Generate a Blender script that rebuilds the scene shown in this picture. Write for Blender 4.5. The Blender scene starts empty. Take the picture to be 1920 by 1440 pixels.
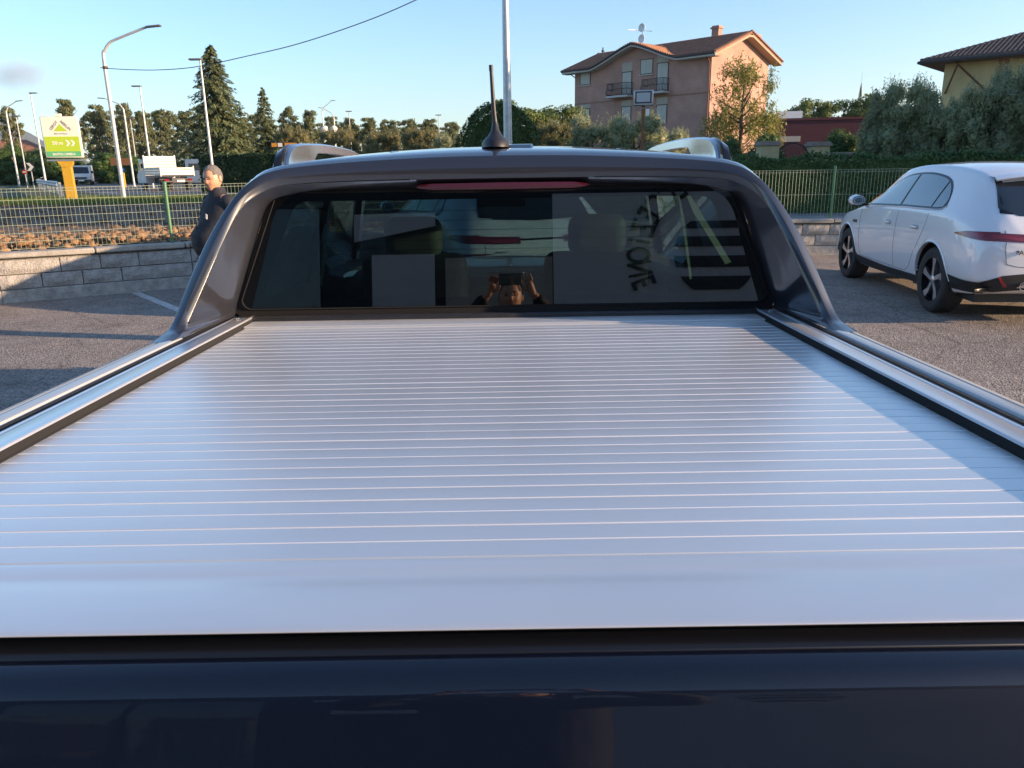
import bpy, bmesh, math, random
import numpy as np
from math import radians, sin, cos, pi, atan, sqrt, tan, atan2
from mathutils import Vector, Matrix, Euler
from mathutils.bvhtree import BVHTree

S = bpy.context.scene
COL = S.collection

# ------------------------------------------------------------------ camera
EYE = 1.69
FPX = 1450.0 / 1920.0                      # focal length in picture widths
PITCH = atan((720 - 312) / 1450.0)
ROLL = radians(0.9)
cf = Vector((0, cos(PITCH), -sin(PITCH)))
cu0 = Vector((0, sin(PITCH), cos(PITCH)))
cr0 = Vector((1, 0, 0))
cr = cr0 * cos(ROLL) - cu0 * sin(ROLL)
cu = cu0 * cos(ROLL) + cr0 * sin(ROLL)
cam = bpy.data.cameras.new('camera')
cam.sensor_width = 36.0
cam.lens = FPX * 36.0
cam.clip_start = 0.02
cam.clip_end = 30000.0
camo = bpy.data.objects.new('camera', cam)
COL.objects.link(camo)
camo.matrix_world = Matrix(((cr.x, cu.x, -cf.x, 0), (cr.y, cu.y, -cf.y, 0), (cr.z, cu.z, -cf.z, EYE), (0, 0, 0, 1)))
S.camera = camo
S.render.resolution_x = 1024
S.render.resolution_y = 768

# ------------------------------------------------------------------ world, sun, exposure
SUN_EL = radians(11.0)
SUN_SIDE = radians(13.0)                   # how far behind the viewer the sun stands, it comes from the right
to_sun = Vector((cos(SUN_SIDE) * cos(SUN_EL), -sin(SUN_SIDE) * cos(SUN_EL), sin(SUN_EL)))
world = bpy.data.worlds.new('World')
S.world = world
world.use_nodes = True
wn = world.node_tree.nodes
wl = world.node_tree.links
sky = wn.new('ShaderNodeTexSky')
sky.sky_type = 'NISHITA'
sky.sun_disc = False
sky.sun_elevation = SUN_EL
sky.sun_rotation = atan2(to_sun.x, to_sun.y)
sky.altitude = 200.0
sky.air_density = 1.0
sky.dust_density = 0.5
sky.ozone_density = 3.4
wn['Background'].inputs['Strength'].default_value = 0.135
wl.new(sky.outputs[0], wn['Background'].inputs[0])
sl = bpy.data.lights.new('sun', 'SUN')
sl.energy = 5.0
sl.angle = radians(0.53)
sl.color = (1.0, 0.70, 0.45)
slo = bpy.data.objects.new('sun', sl)
COL.objects.link(slo)
slo.rotation_euler = (-to_sun).to_track_quat('-Z', 'Y').to_euler()
S.view_settings.view_transform = 'Standard'
S.view_settings.look = 'None'
S.view_settings.exposure = 1.3
S.view_settings.gamma = 1.0

# ------------------------------------------------------------------ helpers
def site(px, py, y):
    """a spot of the place, from where it was sighted: picture column, row and distance ahead"""
    d = cf + cr * ((px - 960) / 1450.0) + cu * ((720 - py) / 1450.0)
    return Vector((0, 0, EYE)) + d * (y / d.y)

def tag(o, label=None, cat=None, group=None, kind=None):
    if label: o['label'] = label
    if cat: o['category'] = cat
    if group: o['group'] = group
    if kind: o['kind'] = kind
    return o

def empty(name, loc=(0, 0, 0), rz=0.0, label=None, cat=None, group=None):
    o = bpy.data.objects.new(name, None)
    o.empty_display_size = 0.2
    COL.objects.link(o)
    o.location = loc
    o.rotation_euler = (0, 0, rz)
    return tag(o, label, cat, group)

def link(name, me, mat=None, parent=None):
    o = bpy.data.objects.new(name, me)
    COL.objects.link(o)
    if mat is not None and not me.materials:
        for m in (mat if isinstance(mat, (list, tuple)) else [mat]):
            me.materials.append(m)
    if parent is not None:
        o.parent = parent
    return o

def copy_tree(o, parent=None):
    c = o.copy()
    COL.objects.link(c)
    c.parent = parent
    for ch in o.children:
        copy_tree(ch, c)
    return c

class MB:
    def __init__(self):
        self.v = []; self.f = []; self.mi = []; self.cm = 0
    def raw(self, vs, fs):
        n = len(self.v)
        self.v += [tuple(p) for p in vs]
        self.f += [tuple(i + n for i in f) for f in fs]
        self.mi += [self.cm] * len(fs)
        return self
    def box(self, c, s, m=None):
        x, y, z = s[0] / 2, s[1] / 2, s[2] / 2
        vs = [Vector((a * x, b * y, d * z)) for d in (-1, 1) for b in (-1, 1) for a in (-1, 1)]
        if m is not None: vs = [m @ p for p in vs]
        c = Vector(c)
        return self.raw([p + c for p in vs], [(0, 2, 3, 1), (4, 5, 7, 6), (0, 1, 5, 4), (2, 6, 7, 3), (0, 4, 6, 2), (1, 3, 7, 5)])
    def box2(self, a, b):
        return self.box([(a[i] + b[i]) / 2 for i in range(3)], [abs(b[i] - a[i]) for i in range(3)])
    def tube(self, pts, r, n=8, cap=True):
        pts = [Vector(p) for p in pts]
        rs = r if isinstance(r, (list, tuple)) else [r] * len(pts)
        base = len(self.v); vs = []; fs = []
        up = None
        for i, p in enumerate(pts):
            t = (pts[min(i + 1, len(pts) - 1)] - pts[max(i - 1, 0)])
            if t.length < 1e-9: t = Vector((0, 0, 1))
            t.normalize()
            if up is None:
                up = t.orthogonal().normalized()
            up = (up - t * up.dot(t))
            if up.length < 1e-6: up = t.orthogonal()
            up.normalize()
            sd = t.cross(up)
            for k in range(n):
                a = 2 * pi * k / n
                vs.append(p + (up * cos(a) + sd * sin(a)) * rs[i])
        m = len(pts)
        for i in range(m - 1):
            for k in range(n):
                fs.append((i * n + k, i * n + (k + 1) % n, (i + 1) * n + (k + 1) % n, (i + 1) * n + k))
        if cap:
            fs.append(tuple(range(n))[::-1]); fs.append(tuple((m - 1) * n + k for k in range(n)))
        return self.raw(vs, fs)
    def lathe(self, prof, n=24, axis='z', c=(0, 0, 0), arc=2 * pi):
        vs = []; fs = []
        full = arc > 6.28
        steps = n if full else n + 1
        for i in range(steps):
            a = arc * i / n
            for r, h in prof:
                if axis == 'z': vs.append((c[0] + r * cos(a), c[1] + r * sin(a), c[2] + h))
                elif axis == 'x': vs.append((c[0] + h, c[1] + r * cos(a), c[2] + r * sin(a)))
                else: vs.append((c[0] + r * cos(a), c[1] + h, c[2] + r * sin(a)))
        m = len(prof)
        for i in range(n):
            j = (i + 1) % steps
            for k in range(m - 1):
                fs.append((i * m + k, j * m + k, j * m + k + 1, i * m + k + 1))
        return self.raw(vs, fs)
    def prism(self, poly, axis, a, b):
        """polygon in the two other axes, pushed from a to b along axis"""
        def mk(p, h):
            if axis == 'x': return (h, p[0], p[1])
            if axis == 'y': return (p[0], h, p[1])
            return (p[0], p[1], h)
        n = len(poly)
        vs = [mk(p, a) for p in poly] + [mk(p, b) for p in poly]
        fs = [tuple(range(n)), tuple(range(2 * n - 1, n - 1, -1))]
        fs += [(i, i + n, (i + 1) % n + n, (i + 1) % n) for i in range(n)]
        return self.raw(vs, fs)
    def grid(self, rows, close=False):
        n = len(rows[0]); vs = [p for r in rows for p in r]; fs = []
        for i in range(len(rows) - 1):
            for k in range(n - (0 if close else 1)):
                k2 = (k + 1) % n
                fs.append((i * n + k, i * n + k2, (i + 1) * n + k2, (i + 1) * n + k))
        return self.raw(vs, fs)
    def mesh(self, name, smooth=False, fix=True, weld=0.0):
        me = bpy.data.meshes.new(name)
        me.from_pydata(self.v, [], self.f)
        if any(self.mi):
            me.polygons.foreach_set('material_index', self.mi)
        if fix or weld:
            bm = bmesh.new(); bm.from_mesh(me)
            if weld: bmesh.ops.remove_doubles(bm, verts=bm.verts, dist=weld)
            if fix: bmesh.ops.recalc_face_normals(bm, faces=bm.faces)
            bm.to_mesh(me); bm.free()
        if smooth:
            me.polygons.foreach_set('use_smooth', [True] * len(me.polygons))
            if smooth != 'all':
                me.set_sharp_from_angle(angle=radians(smooth if smooth is not True else 40))
        return me
    def build(self, name, mat, parent=None, smooth=False, fix=True, bevel=0.0, seg=2, weld=0.0):
        o = link(name, self.mesh(name, smooth, fix, weld), mat, parent)
        if bevel:
            b = o.modifiers.new('bevel', 'BEVEL'); b.width = bevel; b.segments = seg; b.limit_method = 'ANGLE'; b.angle_limit = radians(35)
            if not smooth:
                o.data.polygons.foreach_set('use_smooth', [True] * len(o.data.polygons))
                o.data.set_sharp_from_angle(angle=radians(50))
        return o

def catmull(pts, n):
    """smooth polyline through points, n samples per span"""
    P = [np.array(p, float) for p in pts]; out = []
    for i in range(len(P) - 1):
        p0 = P[max(i - 1, 0)]; p1 = P[i]; p2 = P[i + 1]; p3 = P[min(i + 2, len(P) - 1)]
        for k in range(n):
            t = k / n
            out.append(0.5 * ((2 * p1) + (-p0 + p2) * t + (2 * p0 - 5 * p1 + 4 * p2 - p3) * t * t + (-p0 + 3 * p1 - 3 * p2 + p3) * t ** 3))
    out.append(P[-1])
    return [tuple(float(q) for q in p) for p in out]

# ------------------------------------------------------------------ materials
MATS = {}
def newmat(name):
    m = bpy.data.materials.new(name); m.use_nodes = True
    return m, m.node_tree.nodes, m.node_tree.links, m.node_tree.nodes['Principled BSDF']

def mat(name, col, rough=0.5, metal=0.0, coat=0.0, var=0.0, vscale=8.0, bump=0.0, bscale=60.0, col2=None, spec=None, rvar=0.0, detail=6.0, stretch=None, emis=None, estr=0.0):
    if name in MATS: return MATS[name]
    m, N, L, B = newmat(name)
    B.inputs['Base Color'].default_value = (*col, 1)
    B.inputs['Roughness'].default_value = rough
    B.inputs['Metallic'].default_value = metal
    if coat:
        B.inputs['Coat Weight'].default_value = coat; B.inputs['Coat Roughness'].default_value = 0.03
    if spec is not None: B.inputs['Specular IOR Level'].default_value = spec
    tc = N.new('ShaderNodeTexCoord'); src = tc.outputs['Object']
    if stretch:
        mp = N.new('ShaderNodeMapping'); mp.inputs['Scale'].default_value = stretch
        L.new(src, mp.inputs[0]); src = mp.outputs[0]
    if var or col2:
        nz = N.new('ShaderNodeTexNoise'); nz.inputs['Scale'].default_value = vscale; nz.inputs['Detail'].default_value = detail
        nz.inputs['Roughness'].default_value = 0.65
        L.new(src, nz.inputs['Vector'])
        rp = N.new('ShaderNodeValToRGB'); rp.color_ramp.elements[0].position = 0.32; rp.color_ramp.elements[1].position = 0.68
        c2 = col2 if col2 else tuple(min(1, c * (1 + var)) for c in col)
        c1 = col if col2 else tuple(c * (1 - var) for c in col)
        rp.color_ramp.elements[0].color = (*c1, 1); rp.color_ramp.elements[1].color = (*c2, 1)
        L.new(nz.outputs[0], rp.inputs[0]); L.new(rp.outputs[0], B.inputs['Base Color'])
    if rvar:
        nr = N.new('ShaderNodeTexNoise'); nr.inputs['Scale'].default_value = vscale * 1.7; nr.inputs['Detail'].default_value = 5
        L.new(src, nr.inputs['Vector'])
        mr = N.new('ShaderNodeMapRange'); mr.inputs[3].default_value = max(0.02, rough - rvar); mr.inputs[4].default_value = rough + rvar
        L.new(nr.outputs[0], mr.inputs[0]); L.new(mr.outputs[0], B.inputs['Roughness'])
    if bump:
        nb = N.new('ShaderNodeTexNoise'); nb.inputs['Scale'].default_value = bscale; nb.inputs['Detail'].default_value = 6
        L.new(src, nb.inputs['Vector'])
        bp = N.new('ShaderNodeBump'); bp.inputs['Strength'].default_value = min(1.0, bump); bp.inputs['Distance'].default_value = 0.02
        L.new(nb.outputs[0], bp.inputs['Height']); L.new(bp.outputs[0], B.inputs['Normal'])
    if emis:
        B.inputs['Emission Color'].default_value = (*emis, 1); B.inputs['Emission Strength'].default_value = estr
    MATS[name] = m
    return m

def glassmat(name, tint, ior=1.6, rough=0.0):
    m, N, L, B = newmat(name)
    N.remove(B)
    tr = N.new('ShaderNodeBsdfTransparent'); tr.inputs[0].default_value = (*tint, 1)
    gl = N.new('ShaderNodeBsdfGlossy'); gl.inputs['Roughness'].default_value = rough; gl.inputs[0].default_value = (1, 1, 1, 1)
    fr = N.new('ShaderNodeFresnel'); fr.inputs[0].default_value = ior
    mx = N.new('ShaderNodeMixShader')
    L.new(fr.outputs[0], mx.inputs[0]); L.new(tr.outputs[0], mx.inputs[1]); L.new(gl.outputs[0], mx.inputs[2])
    L.new(mx.outputs[0], N['Material Output'].inputs[0])
    MATS[name] = m
    return m

def leafmat(name, c1, c2, trans=0.25, rough=0.55):
    m, N, L, B = newmat(name)
    B.inputs['Roughness'].default_value = rough
    B.inputs['Specular IOR Level'].default_value = 0.3
    g = N.new('ShaderNodeNewGeometry')
    rp = N.new('ShaderNodeValToRGB')
    rp.color_ramp.elements[0].color = (*c1, 1); rp.color_ramp.elements[1].color = (*c2, 1)
    tc = N.new('ShaderNodeTexCoord'); nz = N.new('ShaderNodeTexNoise'); nz.inputs['Scale'].default_value = 1.1; nz.inputs['Detail'].default_value = 3
    L.new(tc.outputs['Object'], nz.inputs['Vector'])
    ad = N.new('ShaderNodeMath'); ad.operation = 'ADD'; ad.use_clamp = True
    ml = N.new('ShaderNodeMath'); ml.operation = 'MULTIPLY'; ml.inputs[1].default_value = 0.6
    sb = N.new('ShaderNodeMath'); sb.operation = 'MULTIPLY_ADD'; sb.inputs[1].default_value = 1.6; sb.inputs[2].default_value = -0.55
    L.new(g.outputs['Random Per Island'], ml.inputs[0]); L.new(nz.outputs[0], sb.inputs[0])
    L.new(ml.outputs[0], ad.inputs[0]); L.new(sb.outputs[0], ad.inputs[1]); L.new(ad.outputs[0], rp.inputs[0])
    L.new(rp.outputs[0], B.inputs['Base Color'])
    tl = N.new('ShaderNodeBsdfTranslucent'); L.new(rp.outputs[0], tl.inputs[0])
    mx = N.new('ShaderNodeMixShader'); mx.inputs[0].default_value = trans
    L.new(B.outputs[0], mx.inputs[1]); L.new(tl.outputs[0], mx.inputs[2]); L.new(mx.outputs[0], N['Material Output'].inputs[0])
    MATS[name] = m
    return m

def asphalt(name, base, warm, speck=0.5, scale=1.0):
    m, N, L, B = newmat(name)
    tc = N.new('ShaderNodeTexCoord')
    v = N.new('ShaderNodeTexVoronoi'); v.inputs['Scale'].default_value = 75.0 * scale
    n1 = N.new('ShaderNodeTexNoise'); n1.inputs['Scale'].default_value = 0.5; n1.inputs['Detail'].default_value = 8; n1.inputs['Roughness'].default_value = 0.7
    n2 = N.new('ShaderNodeTexNoise'); n2.inputs['Scale'].default_value = 30 * scale; n2.inputs['Detail'].default_value = 6
    for q in (v, n1, n2): L.new(tc.outputs['Object'], q.inputs['Vector'])
    r1 = N.new('ShaderNodeValToRGB'); r1.color_ramp.elements[0].position = 0.35; r1.color_ramp.elements[1].position = 0.7
    r1.color_ramp.elements[0].color = (*base, 1); r1.color_ramp.elements[1].color = (*warm, 1)
    L.new(n1.outputs[0], r1.inputs[0])
    r2 = N.new('ShaderNodeValToRGB')
    e = r2.color_ramp.elements; e[0].position = 0.1; e[0].color = (0.35, 0.35, 0.36, 1); e[1].position = 0.9; e[1].color = (1.9, 1.8, 1.7, 1)
    L.new(v.outputs['Color'], r2.inputs[0])
    mx = N.new('ShaderNodeMix'); mx.data_type = 'RGBA'; mx.blend_type = 'MULTIPLY'; mx.inputs[0].default_value = speck
    L.new(r1.outputs[0], mx.inputs[6]); L.new(r2.outputs[0], mx.inputs[7])
    ns = N.new('ShaderNodeTexNoise'); ns.inputs['Scale'].default_value = 1.3; ns.inputs['Detail'].default_value = 9; ns.inputs['Roughness'].default_value = 0.75; L.new(tc.outputs['Object'], ns.inputs['Vector'])
    rs = N.new('ShaderNodeValToRGB'); rs.color_ramp.elements[0].position = 0.30; rs.color_ramp.elements[0].color = (.62, .60, .60, 1); rs.color_ramp.elements[1].position = 0.52; rs.color_ramp.elements[1].color = (1, 1, 1, 1); L.new(ns.outputs[0], rs.inputs[0])
    vc = N.new('ShaderNodeTexVoronoi'); vc.feature = 'DISTANCE_TO_EDGE'; vc.inputs['Scale'].default_value = 0.42
    nd = N.new('ShaderNodeVectorMath'); nd.operation = 'MULTIPLY_ADD'; nd.inputs[1].default_value = (.5, .5, 0); L.new(ns.outputs['Color'], nd.inputs[0]); L.new(tc.outputs['Object'], nd.inputs[2]); L.new(nd.outputs[0], vc.inputs['Vector'])
    rc = N.new('ShaderNodeValToRGB'); rc.color_ramp.elements[0].position = 0.0; rc.color_ramp.elements[0].color = (.62, .62, .62, 1); rc.color_ramp.elements[1].position = 0.007; rc.color_ramp.elements[1].color = (1, 1, 1, 1); L.new(vc.outputs[0], rc.inputs[0])
    mq = N.new('ShaderNodeMix'); mq.data_type = 'RGBA'; mq.blend_type = 'MULTIPLY'; mq.inputs[0].default_value = 1.0; L.new(rs.outputs[0], mq.inputs[6]); L.new(rc.outputs[0], mq.inputs[7])
    mw = N.new('ShaderNodeMix'); mw.data_type = 'RGBA'; mw.blend_type = 'MULTIPLY'; mw.inputs[0].default_value = 1.0; L.new(mx.outputs[2], mw.inputs[6]); L.new(mq.outputs[2], mw.inputs[7])
    L.new(mw.outputs[2], B.inputs['Base Color'])
    B.inputs['Roughness'].default_value = 0.8
    B.inputs['Specular IOR Level'].default_value = 0.25
    b1 = N.new('ShaderNodeBump'); b1.inputs['Strength'].default_value = 0.9; b1.inputs['Distance'].default_value = 0.014
    L.new(v.outputs['Distance'], b1.inputs['Height'])
    b2 = N.new('ShaderNodeBump'); b2.inputs['Strength'].default_value = 0.5; b2.inputs['Distance'].default_value = 0.01
    L.new(n2.outputs[0], b2.inputs['Height']); L.new(b1.outputs[0], b2.inputs['Normal'])
    L.new(b2.outputs[0], B.inputs['Normal'])
    MATS[name] = m
    return m

def paint(name, col, flake=0.0, rough=0.3, metal=0.0, spec=0.5):
    """car paint: base coat with fine flake, clear coat, faint orange peel"""
    m, N, L, B = newmat(name)
    B.inputs['Base Color'].default_value = (*col, 1); B.inputs['Roughness'].default_value = rough; B.inputs['Metallic'].default_value = metal
    B.inputs['Specular IOR Level'].default_value = spec
    B.inputs['Coat Weight'].default_value = 1.0; B.inputs['Coat Roughness'].default_value = 0.015; B.inputs['Coat IOR'].default_value = 1.6
    tc = N.new('ShaderNodeTexCoord')
    if flake:
        v = N.new('ShaderNodeTexNoise'); v.inputs['Scale'].default_value = 900; L.new(tc.outputs['Object'], v.inputs['Vector'])
        r = N.new('ShaderNodeValToRGB'); r.color_ramp.elements[0].position = 0.4; r.color_ramp.elements[1].position = 0.75
        r.color_ramp.elements[0].color = (*col, 1); r.color_ramp.elements[1].color = (*[c + flake for c in col], 1)
        L.new(v.outputs[0], r.inputs[0]); L.new(r.outputs[0], B.inputs['Base Color'])
    nb = N.new('ShaderNodeTexNoise'); nb.inputs['Scale'].default_value = 7; nb.inputs['Detail'].default_value = 2
    L.new(tc.outputs['Object'], nb.inputs['Vector'])
    bp = N.new('ShaderNodeBump'); bp.inputs['Strength'].default_value = 0.03; bp.inputs['Distance'].default_value = 0.02
    L.new(nb.outputs[0], bp.inputs['Height']); L.new(bp.outputs[0], B.inputs['Coat Normal'])
    MATS[name] = m
    return m

M_asphalt = asphalt('asphalt_lot', (0.225, 0.205, 0.19), (0.32, 0.29, 0.26), 0.8)
M_road = asphalt('asphalt_road', (0.15, 0.145, 0.145), (0.20, 0.19, 0.18), 0.3, 0.3)
M_grass = mat('grass_ground', (0.045, 0.062, 0.02), 0.9, var=0.45, vscale=0.6, bump=0.6, bscale=20, col2=(0.085, 0.09, 0.035))
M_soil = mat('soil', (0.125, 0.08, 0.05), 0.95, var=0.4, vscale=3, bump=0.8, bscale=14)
M_clod_sunlit = mat('sunlit_clods', (0.27, 0.155, 0.075), 0.95, var=0.4, vscale=5, bump=0.7, bscale=25)  # same soil as the field, its sunlit look painted into the colour
M_concrete = mat('split_face_concrete', (0.35, 0.335, 0.31), 0.9, var=0.3, vscale=9, bump=1.0, bscale=45)
M_coping = mat('coping_concrete', (0.33, 0.31, 0.275), 0.85, var=0.28, vscale=6, bump=0.5, bscale=60)
M_mortar = mat('mortar', (0.17, 0.165, 0.15), 0.95, var=0.3, vscale=12, bump=0.5)
M_green = mat('green_coated_steel', (0.09, 0.21, 0.10), 0.4, var=0.15, vscale=4)
M_wire = mat('pale_green_wire', (0.30, 0.36, 0.27), 0.45, var=0.12)
M_galv = mat('galvanised_steel', (0.42, 0.43, 0.44), 0.42, 0.75, var=0.18, vscale=5, rvar=0.1)
M_lamppost = mat('pale_steel_post', (0.52, 0.52, 0.50), 0.45, 0.3, var=0.1, vscale=3)
M_white = mat('white_plastic', (0.78, 0.77, 0.74), 0.4, var=0.05)
M_whiteline = mat('road_paint', (0.30, 0.29, 0.28), 0.8, vscale=16, bump=0.4, bscale=90, col2=(0.66, 0.65, 0.62), detail=9)
M_black = mat('black_plastic', (0.018, 0.018, 0.02), 0.45, var=0.2, vscale=20, bump=0.08, bscale=300)
M_gloss = mat('gloss_black', (0.008, 0.008, 0.010), 0.08, coat=0.6)
M_rubber = mat('tyre_rubber', (0.028, 0.027, 0.026), 0.8, var=0.25, vscale=15, bump=0.2, bscale=120)
M_chrome = mat('satin_chrome', (0.72, 0.72, 0.73), 0.22, 1.0)
M_alloy = mat('alloy', (0.55, 0.55, 0.57), 0.3, 0.9)
M_dalloy = mat('dark_alloy', (0.03, 0.03, 0.034), 0.3, 0.4, coat=0.5)
M_red = mat('red_lens', (0.26, 0.010, 0.018), 0.12, coat=1.0)
M_dred = mat('dark_red_lens', (0.17, 0.008, 0.014), 0.1, coat=1.0)
M_clear = mat('clear_lens', (0.6, 0.6, 0.62), 0.08, coat=1.0)
M_bark = mat('bark', (0.11, 0.08, 0.058), 0.95, var=0.4, vscale=6, bump=1.0, bscale=12, stretch=(1, 1, 0.25))
# ------------------------------------------------------------------ ground, roads
random.seed(4)
rng = np.random.default_rng(11)
WALL = [(-20.0, 2.2), (-6.9, 10.45), (-4.8, 11.75), (-1.2, 14.1), (1.2, 14.75), (26.0, 13.9)]
TZ = 0.50                                   # level of the land beyond the retaining wall
FAR = 5400.0

def sheet(name, pts, z, m, skirt=None):
    bm = bmesh.new()
    vs = [bm.verts.new((p[0], p[1], z)) for p in pts]
    f = bm.faces.new(vs)
    if skirt:
        for i in skirt:
            a, b = vs[i], vs[i + 1]
            c = bm.verts.new((b.co.x, b.co.y, -0.3)); d = bm.verts.new((a.co.x, a.co.y, -0.3))
            bm.faces.new((a, b, c, d))
    bmesh.ops.triangulate(bm, faces=[f])
    for q in bm.faces:
        if abs(q.normal.z) > 0.5 and q.normal.z < 0: q.normal_flip()
    me = bpy.data.meshes.new(name); bm.to_mesh(me); bm.free()
    o = link(name, me, m); tag(o, kind='structure')
    return o

lot = sheet('parking_lot', [(-FAR, -FAR), (FAR, -FAR), (FAR, 13.9)] + WALL[::-1] + [(-FAR, 2.2)], 0.0, M_asphalt)
land = [(-FAR, 2.4)] + [(x, y + 0.2) for x, y in WALL] + [(FAR, 14.1)]
terrain = sheet('ground', land + [(FAR, FAR), (-FAR, FAR)], TZ, M_grass, skirt=range(len(land) - 1))
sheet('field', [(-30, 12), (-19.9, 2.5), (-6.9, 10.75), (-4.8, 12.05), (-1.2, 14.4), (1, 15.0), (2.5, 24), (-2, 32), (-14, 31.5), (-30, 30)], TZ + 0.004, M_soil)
sheet('pavement', [(1.3, 15.0), (26, 14.2), (28, 18.6), (1.5, 19.4)], TZ + 0.004, mat('pavement_concrete', (0.22, 0.21, 0.205), 0.85, var=0.2, vscale=2, bump=0.3))
ROADP = [(-17, 39.5), (8, 37.5), (70, 36), (70, 50), (0, 60), (-19, 67), (-44, 106), (-78, 160), (-92, 160), (-58, 104), (-36, 64), (-23, 45)]
road = sheet('road', ROADP, TZ + 0.004, M_road)
def kerb(name, pts, z, w, h, m):
    b = MB()
    rows = []
    for i, p in enumerate(pts):
        t = Vector(pts[min(i + 1, len(pts) - 1)]) - Vector(pts[max(i - 1, 0)]); t.normalize(); n = Vector((-t.y, t.x))
        a = Vector(p)
        rows.append([(a.x, a.y, z - 0.05), (a.x, a.y, z + h), (a.x + n.x * w, a.y + n.y * w, z + h), (a.x + n.x * w, a.y + n.y * w, z - 0.05)])
    b.grid(rows)
    o = b.build(name, m); tag(o, kind='structure'); return o
M_kerb = mat('kerb_stone', (0.42, 0.40, 0.36), 0.85, var=0.2, vscale=1.5)
kerb('kerb', [(70, 50), (0, 60), (-19, 67), (-44, 106), (-78, 160)], TZ, 0.3, 0.12, M_kerb)
kerb('kerb', [(-23, 45), (-17, 39.5), (8, 37.5), (70, 36)], TZ, -0.25, 0.12, M_kerb)
# lane edge lines
def strip(name, pts, w, z, m):
    b = MB(); rows = []
    for i, p in enumerate(pts):
        t = Vector(pts[min(i + 1, len(pts) - 1)]) - Vector(pts[max(i - 1, 0)]); t.normalize(); n = Vector((-t.y, t.x)) * (w / 2)
        rows.append([(p[0] - n.x, p[1] - n.y, z), (p[0] + n.x, p[1] + n.y, z)])
    b.grid(rows); o = b.build(name, m, fix=False)
    for q in o.data.polygons:
        if q.normal.z < 0: o.data.flip_normals(); break
    tag(o, kind='structure'); return o
strip('lane_line', [(70, 48.8), (0, 58.7), (-18.6, 65.5), (-43, 104), (-77, 158)], 0.18, TZ + 0.008, M_whiteline)
strip('lane_line', [(-15, 48), (8, 46), (70, 43)], 0.15, TZ + 0.008, M_whiteline)
# parking bay line painted on the lot
strip('bay_line', [(-5.48, 11.25), (-4.25, 9.75), (-3.1, 8.35)], 0.12, 0.004, M_whiteline)
strip('bay_line', [(3.3, 13.9), (3.2, 9.2)], 0.12, 0.004, M_whiteline)

# ------------------------------------------------------------------ retaining wall of split-face blocks
def rough_block(seed, w, h, d):
    r = random.Random(seed); b = MB()
    nx, nz = 5, 3
    rows = []
    for k in range(nz + 1):
        row = []
        for i in range(nx + 1):
            e = 0.012 if (i in (0, nx) or k in (0, nz)) else 0.0
            row.append((-w / 2 + w * i / nx, -(0.0 if e else r.uniform(0.012, 0.034)), h * k / nz))
        rows.append(row)
    b.grid(rows)
    n = (nx + 1) * (nz + 1)
    b.raw([(-w / 2, 0, 0), (w / 2, 0, 0), (w / 2, d, 0), (-w / 2, d, 0), (-w / 2, 0, h), (w / 2, 0, h), (w / 2, d, h), (-w / 2, d, h)],
          [(0, 3, 2, 1), (4, 5, 6, 7), (0, 4, 7, 3), (1, 2, 6, 5), (3, 7, 6, 2)])
    return b.mesh('block', weld=0.0005)
BW, BH = 0.50, 0.20
BLOCKS = [rough_block(i, BW - 0.012, BH - 0.012, 0.14) for i in range(6)]
for me in BLOCKS: me.materials.append(M_concrete)
RUNS = [(WALL[i], WALL[i + 1]) for i in range(1, 5)]
wall = empty('retaining_wall', (-6.9, 10.45, 0), 0, 'grey split-face block retaining wall under the green fence', 'wall')
def world_child(o, root):
    o.parent = root
    o.matrix_parent_inverse = Matrix.Translation(-Vector(root.location)) if not root.rotation_euler.z else root.matrix_basis.inverted()
ext = [((-10.5, 8.18), WALL[1])] + RUNS[:3] + [((1.2, 14.75), (15.0, 14.28))]
ki = 0
for (a, b_) in ext:
    A = Vector((*a, 0)); Bv = Vector((*b_, 0)); t = Bv - A; Ln = t.length; t.normalize(); n = Vector((-t.y, t.x, 0)); ang = atan2(t.y, t.x)
    core = MB(); core.box((Ln / 2, 0.11, 0.30), (Ln, 0.16, 0.72)); o = core.build('mortar_core', M_mortar, None)
    o.matrix_world = Matrix.Translation(A) @ Matrix.Rotation(ang, 4, 'Z'); world_child(o, wall)
    foot = MB(); foot.box((Ln / 2, 0.02, 0.05), (Ln, 0.10, 0.24)); o = foot.build('footing', M_concrete, None, bevel=0.01)
    o.matrix_world = Matrix.Translation(A) @ Matrix.Rotation(ang, 4, 'Z'); world_child(o, wall)
    for c in range(2):
        x = -(0.25 if c % 2 else 0.0)
        z = 0.18 + c * BH
        while x < Ln - 0.1:
            xx = max(x, 0) + BW / 2
            if xx + BW / 2 > Ln + 0.02: xx = Ln - BW / 2
            o = bpy.data.objects.new('block', BLOCKS[ki % 6]); ki += 1; COL.objects.link(o)
            o.matrix_world = Matrix.Translation(A + t * xx - n * random.uniform(0, 0.006) + Vector((0, 0, z))) @ Matrix.Rotation(ang, 4, 'Z')
            world_child(o, wall); x += BW
    k = 0
    while k < Ln - 0.05:                                     # coping slabs
        w = min(1.2, Ln - k)
        cp = MB(); cp.box((w / 2, 0, 0), (w - 0.01, 0.30, 0.075))
        o = cp.build('coping_slab', M_coping, None, bevel=0.018)
        o.matrix_world = Matrix.Translation(A + t * k + n * 0.09 + Vector((0, 0, 0.632 + random.uniform(0, 0.004)))) @ Matrix.Rotation(ang, 4, 'Z')
        world_child(o, wall); k += w

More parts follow.
